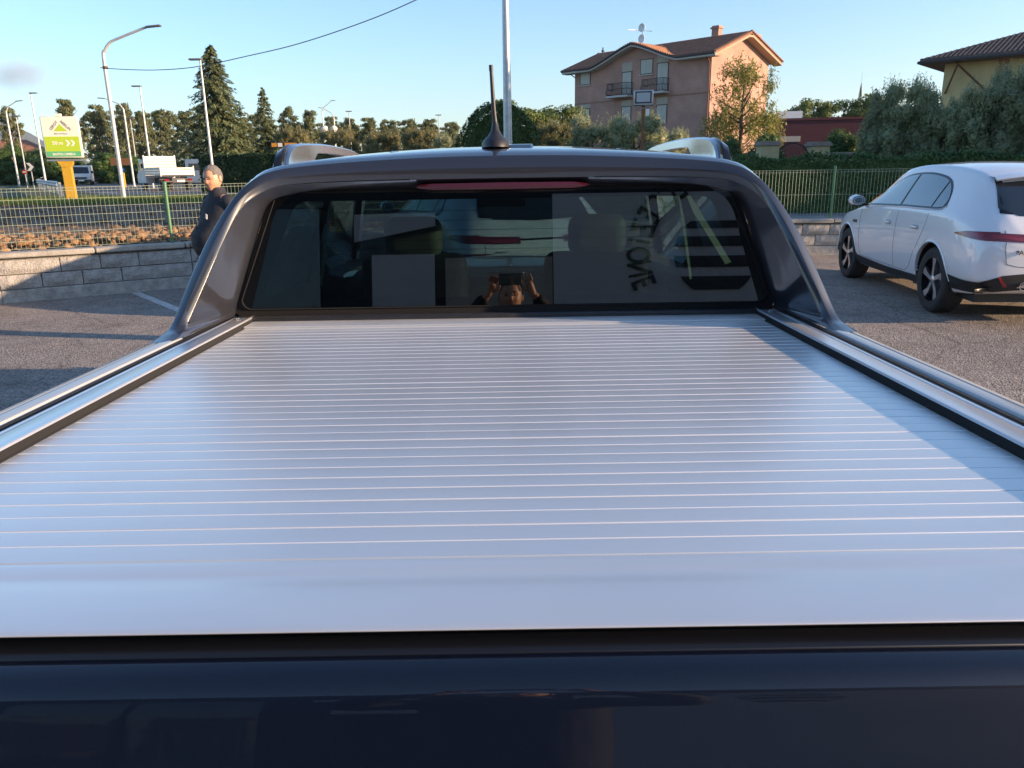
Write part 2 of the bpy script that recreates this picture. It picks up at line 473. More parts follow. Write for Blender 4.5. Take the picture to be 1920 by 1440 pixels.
# ------------------------------------------------------------------ wire fence on the wall
def fence_run(root, A, Bv, z0, h, sp, hor, wire=0.0024):
    A = Vector(A); Bv = Vector(Bv); t = Bv - A; Ln = t.length; t.normalize()
    b = MB()
    n = int(Ln / sp)
    def bar(p, q, r):
        d = (q - p).normalized(); u = d.cross(Vector((0.3, 0.8, 0.52))).normalized() * r; v = d.cross(u).normalized() * r
        b.raw([p + u, p + v, p - u, p - v, q + u, q + v, q - u, q - v], [(0, 1, 5, 4), (1, 2, 6, 5), (2, 3, 7, 6), (3, 0, 4, 7)])
    for i in range(n + 1):
        p = A + t * (i * sp) + Vector((0, 0, z0))
        bar(p, p + Vector((0, 0, h)), wire)
    for z in hor:
        bar(A + Vector((0, 0, z0 + z)), Bv + Vector((0, 0, z0 + z)), wire * 1.25)
    return b.build('wire_panel', M_wire, root, fix=False)
def post(root, p, z0, h):
    b = MB(); b.tube([(p[0], p[1], z0), (p[0], p[1], z0 + h)], 0.024, 10); o = b.build('post', M_green, root, smooth=True)
    c = MB(); c.lathe([(0.0, 0.022), (0.018, 0.018), (0.028, 0.006), (0.028, -0.012)], 10, 'z', (p[0], p[1], z0 + h)); c.build('cap', M_green, o, smooth=True)
fl = empty('wire_fence', (0, 0, 0), 0, 'low green welded wire fence with square mesh along the field', 'fence')
fr = empty('wire_fence', (0, 0, 0), 0, 'pale green wire fence of close vertical wires before the low hedge', 'fence')
def along(a, b_, off=0.09):
    A = Vector((*a, 0)); Bv = Vector((*b_, 0)); t = (Bv - A).normalized(); n = Vector((-t.y, t.x, 0)); return A + n * off, Bv + n * off, t
z0 = 0.672
for (a, b_), posts in zip([((-10.5, 8.18), WALL[1]), (WALL[1], WALL[2]), (WALL[2], WALL[3])], [(0, 2.0), (0.35, ), (0.02, 2.0, 4.0)]):
    A, Bv, t = along(a, b_)
    fence_run(fl, A, Bv, z0 + 0.03, 0.80, 0.055, (0.0, 0.10, 0.21, 0.32, 0.43, 0.54, 0.65, 0.76, 0.80))
for p in ((-8.6, 9.46), (-5.03, 11.69), (-2.9, 13.1), (-1.2, 14.2)):
    post(fl, p, z0 - 0.01, 0.87)
A, Bv, t = along((-1.2, 14.1), (1.2, 14.75)); fence_run(fr, A, Bv, z0 + 0.03, 0.84, 0.062, (0.0, 0.40, 0.80, 0.84))
A, Bv, t = along((1.2, 14.75), (15, 14.28)); fence_run(fr, A, Bv, z0 + 0.03, 0.84, 0.062, (0.0, 0.40, 0.80, 0.84))
for k in range(7):
    p = A + t * (4.78 - 2.36 * 2 + 2.36 * k); post(fr, p, z0 - 0.01, 0.93)

# ------------------------------------------------------------------ clods of ploughed soil behind the wall
ico = bmesh.new(); bmesh.ops.create_icosphere(ico, subdivisions=1, radius=1.0)
IV = np.array([v.co[:] for v in ico.verts]); IF = np.array([[v.index for v in f.verts] for f in ico.faces]); ico.free()
def fast_mesh(name, V, F, mats, smooth=False):
    """V (n,3), F (m,k) with one face size"""
    me = bpy.data.meshes.new(name)
    n, m, k = len(V), len(F), F.shape[1]
    me.vertices.add(n); me.vertices.foreach_set('co', np.ascontiguousarray(V, dtype=np.float32).ravel())
    me.loops.add(m * k); me.loops.foreach_set('vertex_index', np.ascontiguousarray(F, dtype=np.int32).ravel())
    me.polygons.add(m); me.polygons.foreach_set('loop_start', np.arange(0, m * k, k, dtype=np.int32))
    try: me.polygons.foreach_set('loop_total', np.full(m, k, dtype=np.int32))
    except Exception: pass
    me.update(calc_edges=True); me.validate()
    if smooth: me.polygons.foreach_set('use_smooth', [True] * m)
    for q in (mats if isinstance(mats, (list, tuple)) else [mats]): me.materials.append(q)
    return me
def clods(n, place, smin, smax):
    V = []; F = []
    for i in range(n):
        x, y, z, big = place()
        s = (smin + (smax - smin) * rng.random() ** 2.2) * big
        v = IV * (1 + rng.normal(0, 0.22, (len(IV), 1))) * np.array([1, rng.uniform(0.7, 1.1), rng.uniform(0.5, 0.85)]) * s
        a = rng.uniform(0, 6.28); c, q = cos(a), sin(a)
        v = v @ np.array([[c, q, 0], [-q, c, 0], [0, 0, 1]])
        F.append(IF + len(V) * len(IV)); V.append(v + np.array([x, y, z]))
    return np.concatenate(V), np.concatenate(F)
def near_wall():
    k = rng.choice(3, p=[0.42, 0.25, 0.33]); a, b_ = [((-10.5, 8.2), WALL[1]), (WALL[1], WALL[2]), (WALL[2], WALL[3])][k]
    u = rng.random(); d = 0.33 + rng.random() ** 1.2 * 5.5
    t = Vector((b_[0] - a[0], b_[1] - a[1])).normalized(); n = Vector((-t.y, t.x))
    p = Vector(a) + Vector((b_[0] - a[0], b_[1] - a[1])) * u + n * d
    hump = 0.26 * math.exp(-((d - 0.9) / 0.9) ** 2)
    return p.x, p.y, TZ + hump * rng.uniform(0.1, 1.0), 1.0
V, F = clods(5600, near_wall, 0.025, 0.12)
tag(link('sunlit_clods', fast_mesh('sunlit_clods', V, F, M_clod_sunlit)), 'sunlit brown clods of freshly turned soil behind the low wall', 'soil', kind='stuff')
def far_field():
    return rng.uniform(-28, 0), rng.uniform(15, 31), TZ, 1.0
V, F = clods(2600, far_field, 0.03, 0.14)
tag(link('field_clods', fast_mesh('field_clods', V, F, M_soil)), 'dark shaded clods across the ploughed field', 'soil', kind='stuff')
# ------------------------------------------------------------------ the pickup truck
M_tpaint = paint('dark_truck_paint', (0.002, 0.0055, 0.017), flake=0.004, rough=0.35, metal=0.0, spec=0.15)
MATS['dark_truck_paint'].node_tree.nodes['Principled BSDF'].inputs['Coat IOR'].default_value = 1.48
M_tpaint_lit = paint('lit_truck_paint', (0.0145, 0.0165, 0.025), flake=0.009, rough=0.36)  # same paint as the truck, lighter copy carrying the light on the hoop
def brushed_alu(name, col, rough, metal):
    m, N, L, B = newmat(name)
    B.inputs['Metallic'].default_value = metal; B.inputs['Roughness'].default_value = rough
    B.inputs['Base Color'].default_value = (*col, 1)
    tc = N.new('ShaderNodeTexCoord'); mp = N.new('ShaderNodeMapping'); mp.inputs['Scale'].default_value = (0.5, 500, 500)
    nz = N.new('ShaderNodeTexNoise'); nz.inputs['Scale'].default_value = 1.0; nz.inputs['Detail'].default_value = 3
    L.new(tc.outputs['Object'], mp.inputs[0]); L.new(mp.outputs[0], nz.inputs['Vector'])
    mr = N.new('ShaderNodeMapRange'); mr.inputs[3].default_value = rough - 0.05; mr.inputs[4].default_value = rough + 0.06
    L.new(nz.outputs[0], mr.inputs[0]); L.new(mr.outputs[0], B.inputs['Roughness'])
    n3 = N.new('ShaderNodeTexNoise'); n3.inputs['Scale'].default_value = 5.0; n3.inputs['Detail'].default_value = 8; n3.inputs['Roughness'].default_value = .7; L.new(tc.outputs['Object'], n3.inputs['Vector'])
    mu = N.new('ShaderNodeMath'); mu.operation = 'MULTIPLY_ADD'; mu.inputs[1].default_value = .22; L.new(n3.outputs[0], mu.inputs[0]); L.new(mr.outputs[0], mu.inputs[2]); sb_ = N.new('ShaderNodeMath'); sb_.operation = 'SUBTRACT'; sb_.inputs[1].default_value = .11; L.new(mu.outputs[0], sb_.inputs[0]); L.new(sb_.outputs[0], B.inputs['Roughness'])
    n2 = N.new('ShaderNodeTexNoise'); n2.inputs['Scale'].default_value = 2.2; n2.inputs['Detail'].default_value = 7
    L.new(tc.outputs['Object'], n2.inputs['Vector'])
    rp = N.new('ShaderNodeValToRGB'); rp.color_ramp.elements[0].position = 0.3; rp.color_ramp.elements[1].position = 0.7
    rp.color_ramp.elements[0].color = (*[c * 0.94 for c in col], 1); rp.color_ramp.elements[1].color = (*col, 1)
    L.new(n2.outputs[0], rp.inputs[0]); L.new(rp.outputs[0], B.inputs['Base Color'])
    MATS[name] = m
    return m
M_alu = brushed_alu('anodised_cover', (0.755, 0.775, 0.775), 0.36, 0.62)
M_rail = mat('anodised_rail', (0.70, 0.715, 0.74), 0.3, 0.75, var=.03, vscale=3)
M_lip = mat('sunlit_edge', (0.82, 0.84, 0.87), 0.35, 0.35)  # lighter metal paints in the sun glint along the slat edges
M_seal = mat('brush_seal_black', (.008, .008, .009), .95)
M_tcap = mat('tailgate_cap_black', (.007, .008, .011), .3)
M_cap = mat('satin_rail_cap', (0.40, 0.415, 0.42), 0.33, coat=0.3, bump=0.05, bscale=400)
M_winglass = glassmat('privacy_glass', (0.052, 0.092, 0.10), 1.95)
M_sideglass = glassmat('tinted_glass', (0.40, 0.50, 0.48), 1.6)
M_screenglass = glassmat('clear_glass', (0.78, 0.86, 0.84), 1.5)
M_leather = mat('cream_leather', (0.30, 0.29, 0.22), 0.5, var=0.1, bump=0.1, bscale=150)
M_seat = mat('dark_seat', (0.05, 0.05, 0.052), 0.6, var=0.2, bump=0.1, bscale=200)
M_dash = mat('dash_plastic', (0.022, 0.022, 0.024), 0.55, bump=0.1, bscale=300)

truck = empty('pickup_truck', (-0.02, -0.037, 0.0), 0, 'dark pickup truck with silver roller shutter over its load bed', 'pickup truck')
truck.rotation_euler = (-atan((344 - 312) / 1450.0) * 0.93, 0, 0)
T = truck

def mirror_ring(half):
    """half ring runs from the right foot to the top centre; give left foot .. right foot"""
    left = [(-x, y, z) for (x, y, z) in half]
    return left + half[::-1][1:]
N_SM = 4
O = [(.957, 2.06, 1.287), (.954, 2.13, 1.296), (.950, 2.19, 1.315), (.915, 2.24, 1.415), (.862, 2.30, 1.548), (.80, 2.36, 1.662), (.742, 2.40, 1.724), (.69, 2.425, 1.748), (.61, 2.45, 1.761), (.45, 2.475, 1.773), (.22, 2.49, 1.783), (0, 2.495, 1.786)]
I = [(.905, 2.09, 1.287), (.905, 2.14, 1.296), (.907, 2.195, 1.315), (.873, 2.235, 1.40), (.818, 2.29, 1.533), (.776, 2.345, 1.625), (.733, 2.385, 1.667), (.68, 2.41, 1.690), (.60, 2.43, 1.699), (.45, 2.45, 1.704), (.22, 2.46, 1.7065), (0, 2.463, 1.707)]
G = [(.872, 2.478, 1.287), (.869, 2.479, 1.296), (.863, 2.482, 1.316), (.837, 2.492, 1.39), (.795, 2.508, 1.51), (.762, 2.518, 1.60), (.735, 2.523, 1.641), (.69, 2.5255, 1.661), (.60, 2.527, 1.673), (.45, 2.528, 1.679), (.22, 2.5285, 1.683), (0, 2.5287, 1.684)]
sm = lambda r: catmull(r, N_SM)
Os, Is, Gs = sm(O), sm(I), sm(G)
lerp = lambda a, b, t: [tuple(p[k] * (1 - t) + q[k] * t for k in range(3)) for p, q in zip(a, b)]
def bulge(r, d):      # push a ring outwards/back a little for a rounded edge
    return [(p[0] * (1 + d[0]), p[1] + d[1], p[2] + d[2]) for p in r]
# hoop: rear fascia with a soft crease, rounded outer edge, sides running forward
Of = [(x, y - .008 * min(1, max(0, (z - 1.45) / .25)), z - .011 * min(1, max(0, (z - 1.45) / .28))) for x, y, z in Os]      # rear edge of the outer skin
crease = bulge(lerp(Is, Of, 0.46), (0.0, -0.010, 0.0))
O1 = [(x, y + 0.03 * min(1, max(.3, (z - 1.4) / .3)), z + .002) for x, y, z in Os]
def roofring(y, dz, dx=0.0):
    out = []
    for x, yy, z in Os:
        k = min(1, max(0, (z - 1.30) / 0.45))
        out.append((x * (1 + dx), max(yy + 0.10, y), z + 0.004 * k + dz * k * (1 - (abs(x) / 0.95) ** 2 * 0.6)))
    return out
O2 = roofring(2.62, 0.011); O3 = roofring(2.78, 0.024)
b = MB(); b.grid([mirror_ring(r) for r in (Is, bulge(lerp(Is, Of, .05), (0, -.004, 0)), crease)]); hoop = b.build('sport_hoop', M_tpaint_lit, T, smooth='all')
tag(hoop, 'dark painted sail hoop framing the rear window')
b = MB(); b.grid([mirror_ring(r) for r in (crease, bulge(lerp(crease, Of, .9), (0, -.004, 0)), Of)]); b.build('hoop_fascia', M_tpaint_lit, T, smooth='all')
b = MB(); b.grid([mirror_ring(r) for r in (Of, lerp(Of, O1, .15), lerp(Of, O1, .5), O1, O2, O3)]); b.build('hoop_skin', M_tpaint_lit, T, smooth='all')
for s in (-1, 1):
    b = MB(); b.tube([(s * (x + .004), y - .0015, z) for x, y, z in Is[10:40]], .0022, 5); b.build('seam', M_gloss, hoop)
    b = MB(); b.tube([(s * .90, 2.196, 1.318), (s * .949, 2.190, 1.317)], .0018, 5); b.build('foot_seam', M_gloss, hoop)
# inner reveal between hoop and rear window, split so that it reads as a moulding
b = MB(); b.grid([mirror_ring(r) for r in (Is, lerp(Is, Gs, .06), lerp(Is, Gs, 0.55), Gs)])
b.build('hoop_reveal', M_tpaint_lit, T, smooth='all')
# roof skin
NR = [i for i, p in enumerate(Os) if p[2] > 1.70]
k0 = NR[0]
def roofpart(y, dz, dx):
    r = roofring(y, dz, dx)[k0:]
    return [(x, y, z) for x, _, z in r]
rows = [[p for p in roofring(2.78, 0.024)[k0:]]] + [roofpart(y, dz, dx) for y, dz, dx in ((3.0, .037, 0), (3.3, .045, .005), (3.6, .043, 0), (3.85, .030, -.02), (4.05, .002, -.05), (4.15, -.026, -.07))]
b = MB(); b.grid([mirror_ring(r) for r in rows]); roof = b.build('roof', M_tpaint, T, smooth=50)
for x in (-0.34, 0.06, 0.36):                                 # pressed ribs of the roof
    b = MB(); rr = []
    zr = 1.820 - 0.055 * (abs(x) / 0.6) ** 2
    for y, h, w in ((2.66, -.028, .03), (2.70, -.004, .045), (2.78, .0015, .052), (3.2, .022, .052), (3.7, .018, .05), (3.85, -.01, .04)):
        rr.append([(x - w, y, zr + h - .012), (x - w * .8, y, zr + h), (x + w * .8, y, zr + h), (x + w, y, zr + h - .012)])
    b.grid(rr); b.build('roof_rib', M_tpaint, roof, smooth=30)
# rear window: glass, black ceramic border, rubber seal, lower frame
def wy(z): return 2.4767 + (z - 1.287) * 0.119              # plane of the rear glass
def ring_win(sx, zb, zt, cut, dy=0.0, n=6):
    """rounded trapezoid outline on the glass plane"""
    pts = []
    def wx(z): return (0.866 - (z - 1.29) * 0.33) - sx
    cor = [(wx(zb), zb, -90), (wx(zt), zt, 0)]
    a = []
    for i in range(n + 1):
        t = -pi / 2 + (pi / 2) * i / n; a.append((wx(zb) - cut + cut * cos(t), zb + cut + cut * sin(t)))
    for i in range(n + 1):
        t = 0.15 + (pi / 2 - 0.15) * i / n; a.append((wx(zt) - cut * 1.3 + cut * 1.3 * cos(t), zt - cut + cut * sin(t)))
    half = [(x, wy(z) + dy, z) for x, z in a]
    return half + [(-x, y, z) for x, y, z in half[::-1]]
outer = ring_win(0.0, 1.289, 1.690, 0.02, -0.002); seal = ring_win(0.012, 1.306, 1.676, 0.03, -0.004); seal2 = ring_win(0.017, 1.310, 1.673, 0.03, -0.010); clear = ring_win(0.085, 1.345, 1.640, 0.045, -0.008)
b = MB(); b.grid([outer, seal, seal2, ring_win(0.021, 1.313, 1.670, 0.03, -0.006)], close=True); win = b.build('rear_window', M_seal, T, smooth=30)
b = MB(); b.raw(ring_win(0.0215, 1.3135, 1.6695, 0.03, -0.0085), [tuple(range(len(seal)))]); b.build('glass', M_winglass, win)
b = MB(); b.grid([ring_win(0.015, 1.309, 1.674, 0.03, -0.003), ring_win(0.080, 1.340, 1.645, 0.04, -0.003)], close=True); b.build('ceramic_border', M_black, win)
b = MB()
for k in range(9):                                            # demister wires
    z = 1.37 + k * 0.03; b.box((0, wy(z) - 0.004, z), (1.36 - (z - 1.3) * 0.6, 0.0006, 0.0012))
b.build('demister_wires', mat('copper_trace', (0.10, 0.06, 0.04), 0.5), win)
b = MB(); b.box2((-0.86, 2.44, 1.20), (0.86, 2.50, 1.291)); b.build('bulkhead', M_black, T, bevel=0.006)
# high brake lamp
bl = MB(); rr = []
for x, h in ((-.268, .002), (-.255, .008), (-.22, .0125), (0, .0135), (.22, .0125), (.255, .008), (.268, .002)):
    y = 2.474 - 0.01 * (1 - (x / .27) ** 2)
    rr.append([(x, y + .03, 1.684 + h * .8), (x, y, 1.684 + h * .72), (x, y - .004, 1.684), (x, y, 1.684 - h * .72), (x, y + .03, 1.684 - h * .8)])
bl.grid(rr); bl.build('brake_lamp', mat('brake_lens', (.055, .004, .009), .25, coat=.5), T, smooth=40)
# aerial
b = MB(); rr = []
for h, w, l in ((0, .046, .072), (.014, .0455, .070), (.026, .038, .058), (.038, .024, .036), (.055, .0135, .018), (.08, .0095, .012)):
    rr.append([(w * cos(a) * (1 if abs(cos(a)) < .9 else 1), l * sin(a) + h * .1, h) for a in [2 * pi * i / 14 for i in range(14)]])
b.grid(rr, close=True)
an = b.build('aerial', M_black, T, smooth=60); an.location = (-0.022, 2.68, 1.806)
b = MB(); b.tube([(0, .008, .07), (-.004, .012, .12), (-.010, .018, .245)], [.009, .0075, .0058], 10)
b.tube([(-.010, .018, .24), (-.0105, .0185, .258)], .0068, 10); b.build('mast', M_black, an, smooth=40)
# roof rails
for s in (-1, 1):
    path = [(2.60, .000), (2.62, .03), (2.66, .056), (2.74, .070), (2.95, .074), (3.5, .072), (3.9, .05), (4.02, .0)]
    pts = catmull(path, 4); b = MB(); rr = []
    for y, h in pts:
        zr = 1.755 + 0.018 * min(1, (y - 2.6) / .5) - 0.02 * max(0, (y - 3.6) / .4)
        xo = .705 - 0.045 * (y - 2.6) / 1.4
        top = zr + h; low = max(zr - .004, top - .034) if 2.93 < y < 3.9 else zr - .004
        rr.append([(s * (xo + .017), y, low), (s * (xo + .013), y, top - .006), (s * xo, y, top), (s * (xo - .013), y, top - .006), (s * (xo - .017), y, low)])
    b.grid(rr, close=True); b.raw(rr[0], [(0, 1, 2, 3, 4)]); rl = b.build('roof_rail', M_chrome, T, smooth=40)
    cap = MB(); cc = []
    for y, h in catmull([(2.555, -.004), (2.575, .028), (2.61, .054), (2.68, .069), (2.78, .073)], 4):
        zr = 1.755; xo = .707
        cc.append([(s * (xo + .024), y, zr - .006), (s * (xo + .020), y, zr + h * .8), (s * xo, y, zr + h + .003), (s * (xo - .006), y, zr + h * .95), (s * (xo - .008), y, zr - .006)])
    cap.grid(cc, close=True); cap.build('end_cap', M_gloss, rl, smooth=40)
    ft = MB(); ft.box2((s * .668, 3.86, 1.76), (s * .70, 4.0, 1.81)); ft.build('foot', M_gloss, rl, bevel=.006)

# ---- load bed: side panels, caps, rails
YB0, YB1 = 0.60, 2.78
def arch_cut(o_me, cy, cz, R, axis_y=1):
    """open a round wheel arch in a side grid and snap its edge to the circle"""
    bm = bmesh.new(); bm.from_mesh(o_me)
    ins = lambda v: (v.co.y - cy) ** 2 + (v.co.z - cz) ** 2 < R * R
    kill = [f for f in bm.faces if all(ins(v) for v in f.verts)]
    bmesh.ops.delete(bm, geom=kill, context='FACES')
    for v in bm.verts:
        if ins(v) and v.link_faces:
            d = Vector((v.co.y - cy, v.co.z - cz)); d.normalize(); v.co.y = cy + d.x * R; v.co.z = cz + d.y * R
    bm.to_mesh(o_me); bm.free()
AX_R, AX_F = 1.78, 5.03
def axz(y): return 0.40 + 0.0207 * y + 0.0
for s in (-1, 1):
    prof = catmull([(.948, 1.262), (.958, 1.235), (.966, 1.15), (.972, 1.0), (.968, .85), (.955, .70), (.935, .55)], 5)
    ys = np.linspace(YB0 + .02, YB1, 66)
    b = MB(); b.grid([[(s * x, y, z) for x, z in prof] for y in ys]); me = b.mesh('bed_side', smooth=60); arch_cut(me, AX_R, axz(AX_R), 0.47)
    o = link('bed_side', me, M_tpaint, T)
    b = MB(); b.lathe([(.47, 0), (.47, -.26)], 28, 'x', (s * .965 if s > 0 else -.965 + .26, AX_R, axz(AX_R)), pi); b.build('wheel_liner', M_black, o, smooth=True)
    b = MB(); b.lathe([(.465, .0), (.47, .012), (.52, .012), (.53, -.01)], 28, 'x', (s * .968, AX_R, axz(AX_R)), pi)
    b.build('arch_moulding', M_black, o, smooth=40)
    # cap strips, groove, dark channel, aluminium side rail
    def ext(name, prof, m, y0=YB0 + .02, y1=2.5, par=T, sm_=30, bev=0):
        q = MB(); q.prism([(s * x, z) for x, z in prof], 'y', y0, y1); return q.build(name, m, par, smooth=sm_, bevel=bev)
    cp = ext('outer_rail_cap', [(.974, 1.245), (.976, 1.270), (.970, 1.279), (.945, 1.2855), (.942, 1.283), (.942, 1.24)], M_cap, y1=2.10)
    ext('inner_rail_cap', [(.9395, 1.24), (.9395, 1.2835), (.936, 1.2865), (.915, 1.2880), (.906, 1.2865), (.902, 1.282), (.902, 1.24)], M_cap, y1=2.14)
    ext('bed_channel', [(.9015, 1.20), (.9015, 1.2815), (.868, 1.2825), (.868, 1.20)], M_black)
    ext('channel_lip', [(.8935, 1.278), (.8925, 1.2845), (.889, 1.2852), (.885, 1.2845), (.884, 1.278)], M_rubber)
    rl = ext('shutter_rail', [(.867, 1.20), (.867, 1.2865), (.8655, 1.2880), (.859, 1.2880), (.858, 1.2858), (.853, 1.2858), (.852, 1.2882), (.8505, 1.2890), (.8125, 1.2897), (.811, 1.2910), (.8055, 1.2913), (.804, 1.2902), (.804, 1.2860), (.807, 1.2852), (.807, 1.20)], M_rail, y0=.64, y1=2.47)
    tag(rl, 'aluminium side rail that guides the shutter')
    ext('rail_seal', [(.8065, 1.24), (.8065, 1.2848), (.8042, 1.2848), (.8015, 1.2735), (.7985, 1.2716), (.7985, 1.24)], M_seal, y0=.66, y1=2.465, par=rl)
    b = MB(); b.lathe([(0, .003), (.006, .0025), (.0085, 0)], 10, 'z', (s * .832, 2.40, 1.2893)); b.lathe([(0, .003), (.006, .0025), (.0085, 0)], 10, 'z', (s * .845, 2.43, 1.289)); b.build('screw', M_chrome, rl, smooth=True)
    # tail lamp
    b = MB(); rr = []
    for z, d in ((.78, .0), (.84, .01), (1.0, .014), (1.16, .012), (1.22, .0)):
        rr.append([(s * .80, .588 - d * .3, z), (s * .88, .572 - d, z), (s * .945, .585 - d * .6, z), (s * .969, .63, z), (s * .969, .74, z)])
    b.grid(rr); b.build('tail_lamp', M_dred, T, smooth=40)
b = MB(); b.box2((-.80, .68, .62), (.80, 2.44, .66)); b.build('bed_floor', M_black, T)
b = MB(); b.box2((-.42, .75, .34), (.42, 5.5, .60)); b.build('chassis', M_black, T, bevel=.03)
# tailgate with a spoiler lip
tg = [(.668, 1.20), (.668, 1.243), (.660, 1.2475), (.648, 1.2475), (.6465, 1.2445), (.6445, 1.2445), (.643, 1.2475)]
lip = catmull([(.643, 1.2475), (.634, 1.2480), (.620, 1.2440), (.609, 1.2350), (.602, 1.2220), (.594, 1.200), (.580, 1.160), (.574, 1.135), (.580, 1.115), (.592, 1.10)], 6)
low = catmull([(.592, 1.10), (.590, 1.0), (.586, .9), (.584, .8), (.590, .68)], 4)
b = MB(); b.grid([[(x, y + .021, z) for y, z in lip + low[1:]] for x in np.linspace(-.795, .795, 24)])
gate = b.build('tailgate', M_tpaint, T, smooth=50)
b = MB(); b.prism([(.712, 1.19), (.712, 1.246), (.706, 1.2505), (.672, 1.2505), (.6665, 1.247), (.6665, 1.19)], 'x', -.795, .795); b.build('tailgate_cap', M_tcap, gate, bevel=.0015)
b = MB(); b.box2((-.80, .66, .66), (.80, .725, 1.188)); b.build('tailgate_core', M_black, gate)
b = MB(); b.box((0, .578, 1.03), (.26, .03, .07)); b.build('handle', M_gloss, gate, bevel=.01)
b = MB(); b.prism([(.40, .45), (.37, .50), (.37, .60), (.40, .64), (.62, .64), (.62, .45)], 'x', -.93, .93); b.build('rear_bumper', M_black, T, bevel=.02)

# ---- roller shutter: slats one by one
cov = MB(); cov.box2((-.785, .70, 1.235), (.785, 2.44, 1.2535)); cover = cov.build('roller_shutter', M_black, T)
tag(cover, 'silver aluminium slatted roller shutter, closed')
PITCH_S = 0.0432; Y0S = 0.826; NS = 35
sp = [(0.0, 1.2668), (.0002, 1.2692), (.0010, 1.2700), (.012, 1.2703), (.030, 1.2703), (.0402, 1.2700), (.0409, 1.2692), (.0411, 1.2655), (.0411, 1.2560), (0, 1.2560)]
b = MB(); b.prism(sp, 'x', -.798, .798); sme = b.mesh('slat', smooth=25); sme.materials.append(M_alu)
lp = [(.0413, 1.2690), (.0414, 1.2703), (.0418, 1.2706), (.0422, 1.2703), (.0423, 1.2690), (.0422, 1.2660), (.0413, 1.2660)]
b = MB(); b.prism(lp, 'x', -.798, .798); lme = b.mesh('slat_edge', smooth=60); lme.materials.append(M_lip)
for i in range(NS):
    o = bpy.data.objects.new('slat', sme); COL.objects.link(o); o.parent = cover
    o.location = (0, Y0S + i * PITCH_S, random.uniform(-.0002, .0002)); o.rotation_euler = (random.uniform(-.0012, .0012), 0, 0)
    o = bpy.data.objects.new('slat_edge', lme); COL.objects.link(o); o.parent = cover
    o.location = (0, Y0S + i * PITCH_S, 0)
ep = catmull([(.8255, 1.2690), (.815, 1.2698), (.800, 1.2690), (.788, 1.2675), (.776, 1.2680), (.755, 1.2700), (.720, 1.2708), (.698, 1.2700), (.684, 1.2690), (.6790, 1.2678), (.6775, 1.2664), (.6785, 1.2650)], 4)
ep = [(.8255, 1.2640)] + ep + [(.682, 1.2640)]
b = MB(); b.prism(ep, 'x', -.798, .798); b.build('end_profile', M_alu, cover, smooth=40)
b = MB(); b.prism([(2.345, 1.25), (2.345, 1.2745), (2.347, 1.2765), (2.452, 1.2765), (2.455, 1.274), (2.455, 1.25)], 'x', -.80, .80); b.build('canister_lid', M_alu, cover, smooth=30)
b = MB(); b.box2((-.795, 2.334, 1.25), (.795, 2.3445, 1.262)); b.build('brush_seal', M_rubber, cover)

# ---- cab below and ahead of the hoop
for s in (-1, 1):
    prof = catmull([(.945, 1.268), (.956, 1.24), (.966, 1.15), (.972, 1.0), (.968, .85), (.955, .70), (.93, .55)], 4)
    b = MB(); b.grid([[(s * x * (1 - .03 * max(0, (y - 4.3) / .4)), y, z - .02 * max(0, (y - 4.0))) for x, z in prof] for y in np.linspace(2.782, 4.5, 30)]); sd = b.build('door_panel', M_tpaint, T, smooth=50)
    for y in (3.02, 3.75):
        b = MB(); b.box((s * .985, y, 1.12), (.03, .2, .035)); b.build('door_handle', M_gloss, sd, bevel=.008)
    # pillars and side glass
    def pil(name, y0, y1, w):
        q = MB(); q.prism([(y0 - w, 1.26), (y0 + w, 1.26), (y1 + w, 1.74), (y1 - w, 1.74)], 'x', 0, .03)
        o = q.build(name, M_gloss, T)
        # lean inwards with the cab side
        for v in o.data.vertices:
            t = (v.co.z - 1.26) / .48; v.co.x = s * (.942 - .205 * t - v.co.x)
        return o
    pil('rear_pillar', 2.80, 2.80, .05); pil('middle_pillar', 3.62, 3.50, .05); pil('front_pillar', 4.78, 4.10, .045)
    for nm, y0, y1, y2, y3 in (('rear_side_glass', 2.85, 3.57, 3.45, 2.85), ('front_side_glass', 3.67, 4.70, 4.05, 3.55)):
        q = MB(); q.raw([(s * .930, y0, 1.265), (s * .930, y1, 1.265), (s * .735, y2, 1.735), (s * .735, y3, 1.735)], [(0, 1, 2, 3)]); q.build(nm, M_sideglass, T, fix=False)
    q = MB(); q.prism([(4.15, 1.30), (4.30, 1.28), (4.33, 1.42), (4.22, 1.50), (4.15, 1.46)], 'x', s * .98, s * 1.16); q.build('door_mirror', M_tpaint, T, bevel=.03)
    q = MB(); q.grid([[(s * x, y, z) for x, z in ((.97, 1.10), (.985, .95), (.975, .75), (.94, .55))] for y in np.linspace(4.5, 5.70, 44)]); me = q.mesh('front_wing', smooth=50)
    bm = bmesh.new(); bm.from_mesh(me); bmesh.ops.subdivide_edges(bm, edges=[e for e in bm.edges if abs(e.verts[0].co.z - e.verts[1].co.z) > .05], cuts=5, use_grid_fill=True); bm.to_mesh(me); bm.free()
    arch_cut(me, AX_F, axz(AX_F), .47); link('front_wing', me, M_tpaint, T)
b = MB(); rr = []
for y, w, z in ((4.45, .955, 1.20), (4.8, .95, 1.22), (5.3, .93, 1.20), (5.55, .88, 1.12), (5.68, .82, 1.04), (5.76, .8, .93), (5.78, .8, .6)):
    rr.append([(-w - .01, y, z - .12), (-w, y, z - .02), (-w * .7, y, z + .02), (0, y, z + .035), (w * .7, y, z + .02), (w, y, z - .02), (w + .01, y, z - .12)])
b.grid(rr); b.build('bonnet', M_tpaint, T, smooth=50)
